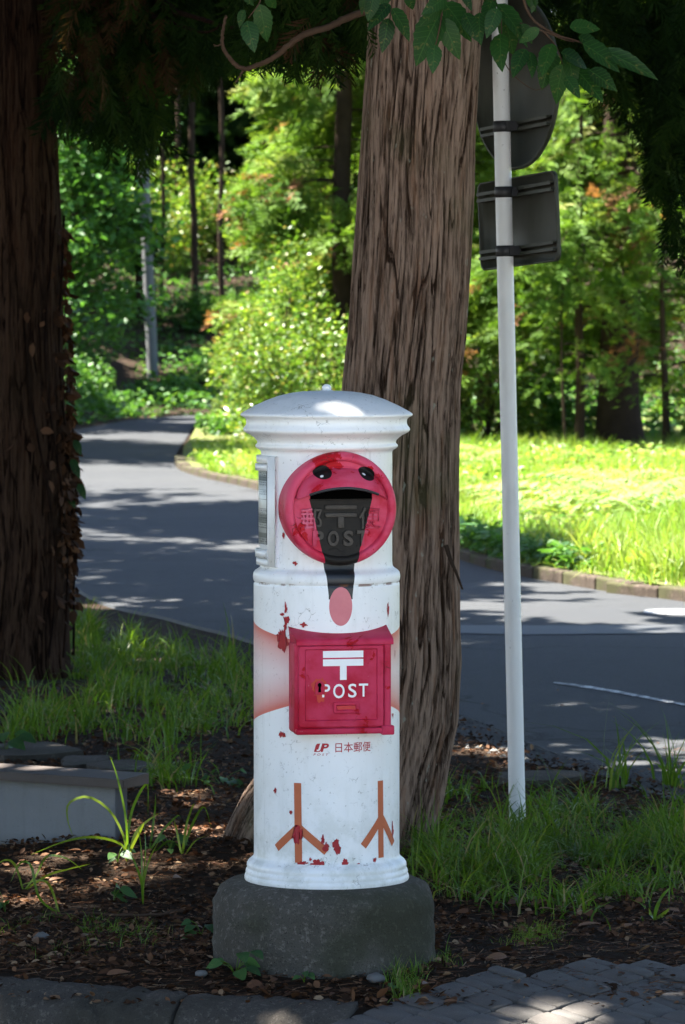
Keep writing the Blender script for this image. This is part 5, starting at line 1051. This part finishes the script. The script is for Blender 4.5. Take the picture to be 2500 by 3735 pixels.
patch('grass', [(1700, 2900, .07, 2), (1800, 3080, .10, 3), (1950, 3120, .12, 4), (2100, 3100, .12, 4), (2250, 3120, .12, 4), (2400, 3060, .12, 3), (1680, 3080, .06, 2), (1620, 3200, .07, 2), (1740, 3240, .08, 2.5), (1900, 3220, .10, 2.5), (2050, 3260, .09, 3), (2200, 3250, .09, 2.5), (2330, 3000, .1, 2), (2060, 2990, .1, 2), (2500, 3150, .1, 2), (2420, 3230, .06, .7), (1560, 3150, .04, .8)], 7600, 0.05, 0.25, 0.0065, 611, 'thick green grass around the foot of the sign pole', 1.05)
patch('grass', [(2300, 2890, .05, 3), (2400, 2900, .06, 3), (2480, 2880, .06, 2)], 420, 0.22, 0.42, 0.011, 621, 'tall coarse grass clump at the right road edge', 0.7)
patch('grass', [(1480, 3545, .028, 2), (1560, 3510, .03, 2), (1470, 3585, .022, 1.5), (1620, 3520, .02, .8)], 650, 0.03, 0.075, 0.003, 631, 'small grass tufts at the right foot of the stone plinth', 0.6)
patch('grass', [(1900, 3400, .045, 2), (1980, 3395, .05, 2)], 700, 0.02, 0.05, 0.002, 641, 'fine moss-like grass tuft in the bare soil', 0.8, lambda r, m: r.uniform(0.6, 0.93, m))
patch('grass', [(330, 3400, .07, 1), (450, 3420, .07, 1), (200, 3440, .06, .6), (110, 3380, .06, .5)], 600, 0.03, 0.09, 0.003, 651, 'thin grass in the shade before the left kerb', 0.8)
# long-bladed plants in front of the cabinet
def long_plant(px, py, tips, wd, label, seed, group=None):
    b = gnd(px, py); b[2] = float(ground_h(b[0], b[1])); tr = empty('grass_plant', tuple(b)); tag(tr, label, 'grass plant', group); r = np.random.default_rng(seed)
    for tp in tips:
        P = [np.zeros(3)] + [at(a, c, b[1] + r.uniform(-.05, .05)) - b for a, c in tp]; P = spline(P, 18); T_ = np.gradient(P, axis=0); T_ /= np.linalg.norm(T_, axis=1)[:, None]
        side = np.cross(T_, np.array([r.normal(0, .5), 1, r.normal(0, .3)])); side /= np.linalg.norm(side, axis=1)[:, None] + 1e-9; s = np.linspace(0, 1, 18); W_ = (wd * (0.5 + 1.2 * s - 1.68 * s ** 2.2) * 0.5 + 0.0003)[:, None]
        V = np.stack([P - side * W_, P + side * W_ + np.cross(T_, side) * W_ * 0.5], 1).reshape(-1, 3); i = np.arange(17) * 2; nobj('blade', V, np.stack([i, i + 1, i + 3, i + 2], -1), M['grass'], tr, smooth=True, tint=np.full(len(V), r.uniform(0.45, 0.9)))
c6 = lambda a, b: (a / 1.742, 2700 + b / 1.742)
long_plant(*c6(812, 850), [[c6(815, 600), c6(850, 420), c6(935, 278), c6(942, 480)], [c6(790, 620), c6(700, 450), c6(560, 360), c6(440, 400), c6(430, 500), c6(465, 610)], [c6(770, 660), c6(600, 615), c6(420, 640), c6(200, 725)], [c6(800, 500), c6(750, 250), c6(700, 100)], [c6(860, 600), c6(930, 520), c6(1010, 465)], [c6(830, 700), c6(900, 560), c6(920, 520)]], 0.011, 'tall arching grass plant in front of the cabinet corner', 701)
long_plant(*c6(930, 800), [[c6(960, 690), c6(1040, 570), c6(1130, 480), c6(1150, 500)], [c6(950, 700), c6(985, 450), c6(990, 340)], [c6(990, 700), c6(1080, 640), c6(1190, 720)], [c6(940, 720), c6(1010, 630), c6(1070, 690)]], 0.009, 'bent grass plant beside the tall arching one', 702)
long_plant(*c6(1160, 830), [[c6(1170, 640), c6(1190, 520), c6(1225, 420), c6(1240, 400)], [c6(1180, 650), c6(1240, 500), c6(1300, 425), c6(1345, 560)], [c6(1150, 700), c6(1120, 550), c6(1100, 490)], [c6(1180, 720), c6(1240, 640), c6(1330, 600)]], 0.010, 'yellowish grass plant near the foot of the big trunk', 703)
long_plant(*c6(910, 1045), [[c6(905, 850), c6(900, 700), c6(880, 560)], [c6(900, 900), c6(860, 780), c6(820, 700)], [c6(912, 880), c6(925, 700), c6(918, 520)], [c6(915, 900), c6(950, 760), c6(1010, 640)]], 0.008, 'upright grass stalk in the bare leaf litter', 704)
long_plant(*c6(380, 1100), [[c6(330, 950), c6(270, 890), c6(130, 920)], [c6(250, 1000), c6(200, 800), c6(130, 780), c6(70, 900)], [c6(440, 1150), c6(560, 1190), c6(640, 1200)]], 0.009, 'drooping grass plant below the cabinet', 705)
long_plant(*c6(150, 950), [[c6(300, 860), c6(430, 820), c6(580, 785)], [c6(100, 800), c6(40, 760), c6(-40, 800)], [c6(230, 860), c6(300, 740), c6(420, 750), c6(520, 820)]], 0.009, 'grass plant spreading over the litter at the left edge', 706)
c7 = lambda a, b: (1500 + a / 1.568, 2700 + b / 1.568)
long_plant(*c7(400, 640), [[c7(330, 590), c7(260, 520), c7(190, 465)], [c7(370, 560), c7(320, 530), c7(290, 500)], [c7(390, 600), c7(360, 560), c7(330, 545)]], 0.009, 'yellow lit grass blades beside the foot of the big trunk', 707)
long_plant(*c7(1390, 1030), [[c7(1410, 950), c7(1440, 890), c7(1485, 840)], [c7(1440, 1000), c7(1480, 960)], [c7(1370, 1000), c7(1360, 960)]], 0.016, 'broad-bladed weed at the right on bare soil', 708)
# leafy plants
lm = None
def leaf_mesh(name, wd=0.5, seed=0, ser=0.0):
    n = 14; s = np.linspace(0, 1, n); hw = wd * 0.5 * np.sin(np.pi * s ** 0.75) ** 0.8 * (1 - 0.25 * s); hw[0] = 0.012; hw[-1] = 0.004
    hw = hw * (1 + ser * np.where(np.arange(n) % 2, 1, -1)); bend = -0.22 * s ** 2
    V = np.stack([np.column_stack([s, -hw, bend + 0.22 * hw]), np.column_stack([s, 0 * s, bend]), np.column_stack([s, hw, bend + 0.22 * hw])], 1).reshape(-1, 3)
    i = np.arange(n - 1)[:, None] * 3 + np.arange(2)[None]; i = i.ravel(); Q = np.stack([i, i + 3, i + 4, i + 1], -1); return np_mesh(name, V, Q, True, np.full(len(V), 0.5))
def leaf_material(name, a, b, trans, vein):
    t = NT(name); co = t.coord(); x, y, z = t.xyz(co); oi = t.n('ShaderNodeObjectInfo').outputs['Random']; c = t.mix(oi, a, b)
    vv = t.math('FRACT', t.math('SUBTRACT', t.math('MULTIPLY', x, 9.0), t.math('MULTIPLY', t.math('ABSOLUTE', y), 7.0)))
    vn = t.math('MAXIMUM', t.math('LESS_THAN', t.math('ABSOLUTE', y), 0.010), t.math('LESS_THAN', vv, 0.10)); c = t.mix(t.math('MULTIPLY', vn, 0.45), c, vein)
    c = t.mix(t.math('MULTIPLY', t.smooth(t.noise(9, 4), 0.62, 0.70), 0.5), c, (0.16, 0.14, 0.04))
    p = t.pbsdf(c, 0.5, 0.28, t.bump(vv, 0.15, 0.02)); tr = t.n('ShaderNodeBsdfTranslucent'); t.L(t.mix(1.0, c, (1.3, 1.5, 0.5), 'MULTIPLY'), tr.inputs[0]); mx = t.n('ShaderNodeMixShader'); mx.inputs[0].default_value = trans
    t.L(p, mx.inputs[1]); t.L(tr.outputs[0], mx.inputs[2]); return t.done(mx.outputs[0])
M['big_leaf'] = leaf_material('broad_branch_leaf', (0.008, 0.036, 0.007), (0.018, 0.066, 0.011), 0.36, (0.055, 0.14, 0.03))
M['weed_leaf'] = leaf_material('weed_leaf', (0.03, 0.08, 0.03), (0.06, 0.14, 0.035), 0.3, (0.10, 0.16, 0.06))
M['dry_leaf'] = leaf_material('dry_leaf', (0.10, 0.045, 0.025), (0.24, 0.13, 0.075), 0.12, (0.06, 0.03, 0.02))
lm_branch = leaf_mesh('leaf', 0.56, 1, 0.05); lm_branch.materials.append(M['big_leaf'])
lm_weed = leaf_mesh('leaf', 0.75, 2); lm_weed.materials.append(M['weed_leaf'])
lm_dry = leaf_mesh('fallen_leaf', 0.5, 3); lm_dry.materials.append(M['dry_leaf'])
def leaf_obj(me, p, d, nrm, size, parent, name='leaf', wscale=1.0):
    d = Vector(d).normalized(); nrm = Vector(nrm); s = nrm.cross(d).normalized(); nrm = d.cross(s); o = put(bpy.data.objects.new(name, me), parent)
    m4 = Matrix(((d.x * size, s.x * size * wscale, nrm.x * size, p[0]), (d.y * size, s.y * size * wscale, nrm.y * size, p[1]), (d.z * size, s.z * size * wscale, nrm.z * size, p[2]), (0, 0, 0, 1))); o.matrix_local = m4; return o
def weed(px, py, nl, size, label, seed, group=None, spread=0.5, hgt=1.0):
    b = gnd(px, py) if py < 3480 else on_slope(px, py); b[2] = float(ground_h(b[0], b[1])); tr = empty('leafy_weed', tuple(b)); tag(tr, label, 'weed', group); r = random.Random(seed)
    for i in range(nl):
        a = r.uniform(0, 6.28); ln = size * r.uniform(0.4, 1.3) * hgt; e = np.array([math.cos(a) * ln * spread, math.sin(a) * ln * spread, ln * r.uniform(0.5, 1.2)])
        V, Q = tube(spline([(0, 0, 0), e * (0.4, 0.4, 0.7), e], 6), 0.0012, 5); nobj('stem', V, Q, M['grass'], tr, tint=np.full(len(V), 0.5)); leaf_obj(lm_weed, e, (math.cos(a), math.sin(a) - 0.4, -0.25), (r.uniform(-.4, .4), -0.7, 1), size * r.uniform(0.7, 1.2), tr)
weed(860, 3560, 9, 0.052, 'broad-leaved weed at the left foot of the stone plinth', 801, None, 0.9)
weed(1110, 3585, 4, 0.030, 'small leafy seedling in front of the stone plinth', 802)
weed(415, 3290, 4, 0.055, 'leafy weed in the litter left of the stone plinth', 803)
weed(735, 3420, 4, 0.045, 'dark weed touching the left side of the stone plinth', 804, None, 0.8)
weed(20, 3330, 5, 0.07, 'broad weed at the left picture edge', 805)
weed(810, 2850, 12, 0.045, 'leafy creeper between cabinet and post box', 806, None, 1.6, 1.4)
weed(430, 3190, 5, 0.045, 'round-leaved weed at the cabinet foot', 807); weed(620, 3170, 5, 0.045, 'weed below the yellowish grass near the big trunk', 808); weed(20, 2750, 6, 0.11, 'large-leaved weed behind the cabinet at the left edge', 809)
weed(1430, 3610, 3, 0.02, 'tiny seedling by the end of the kerb', 810)
# leaf litter, large fallen leaves, twigs, gravel
r = np.random.default_rng(91); n = 42000; y = 10.9 + 9 * r.random(n) ** 1.6; x = r.uniform(-0.098, 0.098, n) * y * 1.05
dens = vnoise(x * 2.5 + 30, y * 1.6 + 30, 92); k = (dens > 0.05) & (np.hypot(x - BX, y - BY) > 0.33); xe = np.interp(y, NE[:, 1], NE[:, 0]); k &= (x < xe - 0.03) | (r.random(n) < 0.03)
k &= ~((x > 0.30) & (y < 11.9) & (r.random(n) < 0.75)); k &= ~((y < 11.3) & (r.random(n) < 0.6)); x, y = x[k], y[k]; n = len(x)
P = np.column_stack([x, y, ground_h(x, y) + r.uniform(0.0, 0.012, n)]); D = np.column_stack([r.normal(0, 1, n), r.normal(0, 1, n), r.normal(0, 0.28, n)])
V, Q, T = scatter(LEAF, P, D, r.normal(0, 0.5, n), r.uniform(0.007, 0.030, n) * np.where(r.random(n) < 0.08, 1.7, 1), r.random(n)); tag(nobj('leaf_litter', V, Q, M['litter'], tint=T), 'brown leaf litter strewn over the soil', 'leaf litter', kind='stuff')
n = 16000; y = 11.0 + 6 * r.random(n) ** 1.5; x = r.uniform(-0.098, 0.098, n) * y; k = np.hypot(x - BX, y - BY) > 0.33; x, y = x[k], y[k]; n = len(x); a = r.uniform(0, np.pi, n); L = r.uniform(0.015, 0.06, n)
c0 = np.column_stack([x, y, ground_h(x, y) + 0.004]); dv = np.column_stack([np.cos(a), np.sin(a), r.normal(0, .12, n)]) * L[:, None]; sd = np.column_stack([-np.sin(a), np.cos(a), 0.6 + 0 * a]) * 0.0010
V = np.stack([c0 - dv / 2 - sd, c0 + dv / 2 - sd, c0 + dv / 2 + sd, c0 - dv / 2 + sd], 1).reshape(-1, 3); tag(nobj('needle_litter', V, np.arange(4 * n).reshape(-1, 4), M['litter'], tint=np.repeat(r.random(n), 4)), 'fine dry needles and straw on the soil', 'litter', kind='stuff')
for i, (px, py) in enumerate(((1710, 3325), (1785, 3290), (1900, 3295), (1940, 3310), (1965, 3320), (2100, 3280), (2110, 3170), (2180, 3155), (2440, 3160), (2390, 3130), (2280, 3395), (2330, 3410), (1850, 3490), (1725, 3525), (2110, 3390), (300, 3440), (350, 3470), (390, 3570), (520, 3260), (660, 3235), (120, 3450), (905, 3600), (1000, 3580), (800, 3600), (1230, 3640), (1340, 3630), (1180, 3630), (1560, 3600), (2215, 3620), (1620, 3670), (700, 3390), (470, 3215), (250, 3180), (770, 3205), (2480, 3340), (2420, 3380), (1880, 3600), (560, 3330), (640, 3420), (180, 3220))):
    p = gnd(px, py) if py < 3440 else on_slope(px, py); z = float(ground_h(p[0], p[1])); a = random.uniform(0, 6.28); o = leaf_obj(lm_dry, (p[0], p[1], z + 0.012), (math.cos(a), math.sin(a), random.uniform(-.1, .35)), (random.uniform(-.5, .5), random.uniform(-.9, .1), 1), random.uniform(0.035, 0.075), None, 'fallen_leaf', random.uniform(0.6, 1.2)); tag(o, 'curled brown fallen leaf lying on the soil or paving', 'leaf', 'larger fallen leaves')
def twig(pxs, rad, label, seed):
    P = []
    for a, b in pxs:
        p = gnd(a, b) if b < 3440 else on_slope(a, b); P.append((p[0], p[1], float(ground_h(p[0], p[1])) + rad + 0.004))
    P = spline(P, 30) + np.random.default_rng(seed).normal(0, 0.0015, (30, 3)); V, Q = tube(P, np.linspace(rad, rad * 0.5, 30), 6); tag(nobj('twig', V, Q, M['twig'], smooth=True), label, 'twig')
twig([c6(1160, 1095), c6(1000, 1110), c6(800, 1125), c6(560, 1118), c6(330, 1130), c6(180, 1160)], 0.006, 'long dry twig lying in the litter below the cabinet', 1)
twig([c7(1400, 1160), c7(1300, 1195), c7(1180, 1210), c7(1060, 1195)], 0.003, 'pale curved twig on the bare soil at the right', 2)
twig([c7(160, 1135), c7(200, 1120), c7(220, 1090), c7(222, 1050)], 0.002, 'thin curled tendril beside the stone plinth', 3)
twig([c7(990, 1090), c7(900, 1110), c7(830, 1140), c7(760, 1150)], 0.002, 'thin straw across the fine grass tuft', 4)
# gravel between soil and road, and the loose stones
n = 2600; r = np.random.default_rng(95); y = r.uniform(14.8, 21, n); xe = np.interp(-y, -NE[::-1, 1][::-1] if False else np.sort(-NE[:, 1]), NE[np.argsort(-NE[:, 1]), 0]); x = xe - np.abs(r.normal(0, 0.10, n)) - 0.01
P = np.column_stack([x, y, ground_h(x, y) + 0.002]); base = np.array([(1, 0, 0), (0, 1, 0), (-1, 0, 0), (0, -1, 0), (0, 0, 0.7), (0, 0, -0.7)], float); tri = np.array([[0, 1, 4], [1, 2, 4], [2, 3, 4], [3, 0, 4]])
bv = base[None] * r.uniform(0.6, 1.3, (n, 6, 1)); an = r.uniform(0, 6.28, n); c_, s_ = np.cos(an), np.sin(an); rot = np.zeros((n, 3, 3)); rot[:, 0, 0] = c_; rot[:, 0, 1] = -s_; rot[:, 1, 0] = s_; rot[:, 1, 1] = c_; rot[:, 2, 2] = 1
V = np.einsum('nij,nkj->nki', rot, bv) * r.uniform(0.006, 0.02, n)[:, None, None] + P[:, None]; tag(nobj('gravel', V.reshape(-1, 3), (tri[None] + (np.arange(n) * 6)[:, None, None]).reshape(-1, 3), M['pebble'], smooth=False), 'loose grey gravel along the near road edge', 'gravel', kind='stuff')
for i, (px, py, s) in enumerate(((1372, 3580, 0.022), (735, 3560, 0.015), (150, 3435, 0.02))):
    p = on_slope(px, py); bm = bmesh.new(); bmesh.ops.create_icosphere(bm, subdivisions=2, radius=s)
    for v in bm.verts: v.co = Vector((v.co.x * 1.2, v.co.y, v.co.z * 0.7)) * (1 + random.uniform(-.15, .15))
    o = bobj('pebble', bm, M['pebble'], smooth=True); o.location = (p[0], p[1], float(ground_h(p[0], p[1])) + s * 0.4); tag(o, ['grey pebble at the right front of the stone plinth', 'small pebble beside the broad-leaved weed', 'pale pebble in the shade at the lower left'][i], 'pebble')

# withered creeper on the left trunk
r = np.random.default_rng(97); n = 620; py = np.concatenate([r.normal(1850, 190, 430), r.uniform(820, 1750, 190)]); zc = np.array([at(1250, q, LY)[2] for q in py]); aa = R(90) - np.abs(r.normal(0, 0.55, n)) + 0.35; rr_ = np.interp(zc, lz, lrad) + r.uniform(0.0, 0.03, n); cxl = np.interp(zc, lz, lxr - lrad)
P = np.column_stack([cxl + rr_ * np.sin(aa), LY - rr_ * np.cos(aa), zc]); D = np.column_stack([r.normal(0.2, 0.5, n), r.normal(-0.3, 0.5, n), -np.abs(r.normal(0.9, 0.4, n))]); V, Q, T = scatter(LEAF, P, D, r.uniform(0, 6.28, n), r.uniform(0.03, 0.085, n), np.clip(r.normal(0.45, 0.2, n), 0, 0.85))
vc = empty('creeper'); tag(vc, 'withered reddish-brown creeper clinging to the left trunk', 'creeper'); nobj('leaves', V, Q, M['litter'], vc, tint=T)
V, Q = join([tube(spline([(np.interp(z, lz, lxr - lrad) + (np.interp(z, lz, lrad) + 0.02) * math.sin(a + 0.25 * math.sin(z * 3)), LY - (np.interp(z, lz, lrad) + 0.02) * math.cos(a + 0.25 * math.sin(z * 3)), z) for z in np.linspace(0.1, 2.3, 9)], 40), 0.007, 5) for a in (R(50), R(72), R(30))]); nobj('stems', V, Q, M['bark_red'], vc, smooth=True)
for i, (px, py) in enumerate(((285, 1620), (280, 1705), (300, 1780), (262, 1812), (275, 1690))):
    leaf_obj(lm_branch, at(px - 14, py - 15, LY - 0.1), (0.5, -0.2, -0.9), (0.3, -1, 0.4), 0.085, vc, 'leaf')

# broadleaf branch hanging in from above, each leaf its own piece
bb = empty('broadleaf_branch', (0, 0, 0)); tag(bb, 'hanging branch with broad green serrated leaves across the top of the picture', 'branch')
c3 = lambda a, b: (1300 + a / 1.96, b / 1.96); c8 = lambda a, b: (1250 + a / 1.2544, b / 1.2544)
LV = [(c3(240, 30), c3(80, 190)), (c3(230, 130), c3(195, 375)), (c3(255, 60), c3(415, 285)), (c3(600, 90), c3(405, 450)), (c3(605, 130), c3(755, 425)), (c3(630, 20), c3(845, 270)), (c3(560, 320), c3(550, 515)), (c3(620, 40), c3(430, 180)), (c3(880, 90), c3(870, 310)), (c3(1010, 60), c3(930, 260)), (c3(1010, 30), c3(1260, 300)), (c3(1060, 140), c3(1150, 400)), (c3(1030, 240), c3(1020, 490)), (c3(1210, 350), c3(1110, 530)), (c3(1240, 370), c3(1275, 540)), (c3(1390, 350), c3(1345, 650)), (c3(1480, 460), c3(1400, 750)), (c3(1500, 360), c3(1590, 640)), (c3(640, -20), c3(480, 90)), (c3(130, -40), c3(80, 150)), (c3(360, -60), c3(420, 80)), (c3(760, -60), c3(830, 70)), (c3(1240, -40), c3(1270, 95)), (c3(240, -60), c3(120, 80)),
      (c8(1060, 310), c8(1200, 445)), (c8(1130, 320), c8(1260, 405)), (c8(1190, 230), c8(1455, 345)), (c8(1040, 125), c8(1190, 118)), (c8(1000, 240), c8(1140, 300)), (c8(1020, 350), c8(1090, 440)), (c8(900, 130), c8(800, 200)), (c8(960, 200), c8(905, 330)), (c8(1080, 170), c8(1200, 220)), (c8(820, 110), c8(880, 200)), (c8(880, -20), c8(870, 60)), (c8(1100, 200), c8(1290, 310)),
      (c2(680, 30), c2(745, 310)), (c2(590, 150), c2(645, 365)), (c2(572, 70), c2(522, 195)), (c2(730, -30), c2(810, 75)), (c2(660, -60), c2(600, 60)), (c2(560, -60), c2(640, 50)), (c3(60, -30), c3(20, 110)), (c8(560, 60), c8(620, 190)), (c8(690, -10), c8(640, 110)), (c8(760, 40), c8(700, 150))]
for i, (a, b) in enumerate(LV):
    Y = 12.35 + random.uniform(-0.12, 0.12); p = at(*a, Y); q = at(*b, Y + random.uniform(-0.05, 0.05)); d = q - p; L = np.linalg.norm(d)
    leaf_obj(lm_branch, p, d, (random.uniform(-.6, .6), -1, random.uniform(0.0, 0.7)), L, bb, 'leaf', random.uniform(0.85, 1.15) * (0.5 if L > 0.17 and i > 22 else 1.0))
def tw(pxs, r0, r1, Y=12.4):
    P = spline([at(a, b, Y) for a, b in pxs], 24); V, Q = tube(P, np.linspace(r0, r1, 24), 6); nobj('twig', V, Q, M['twig'], bb, smooth=True)
tw([c3(300, -200), c3(262, -60), c3(250, 60), c3(232, 170)], 0.004, 0.0015); tw([c3(560, -250), c3(615, -80), c3(612, 80), c3(600, 180), c3(570, 310), c3(560, 330)], 0.004, 0.0012)
tw([c3(900, -250), c3(960, -60), c3(1040, 80), c3(1200, 180), c3(1330, 220), c3(1480, 280), c3(1560, 300)], 0.005, 0.0015); tw([c3(1040, 80), c3(1040, 240), c3(1060, 440), c3(1150, 560), c3(1270, 640), c3(1340, 630)], 0.002, 0.001); tw([c3(1330, 220), c3(1420, 320), c3(1480, 460), c3(1500, 520)], 0.003, 0.001)
tw([c8(800, -150), c8(850, 60), c8(960, 150), c8(1080, 190), c8(1190, 235), c8(1300, 300)], 0.005, 0.0015); tw([c2(700, -250), c2(690, -60), c2(680, 20), c2(600, 130)], 0.004, 0.0012)
tw([c3(300, -200), c3(560, -250), c3(900, -250), c3(1300, -420), c3(2000, -700)], 0.008, 0.014); tw([c2(700, -250), c3(-200, -230), c3(300, -200)], 0.004, 0.008)
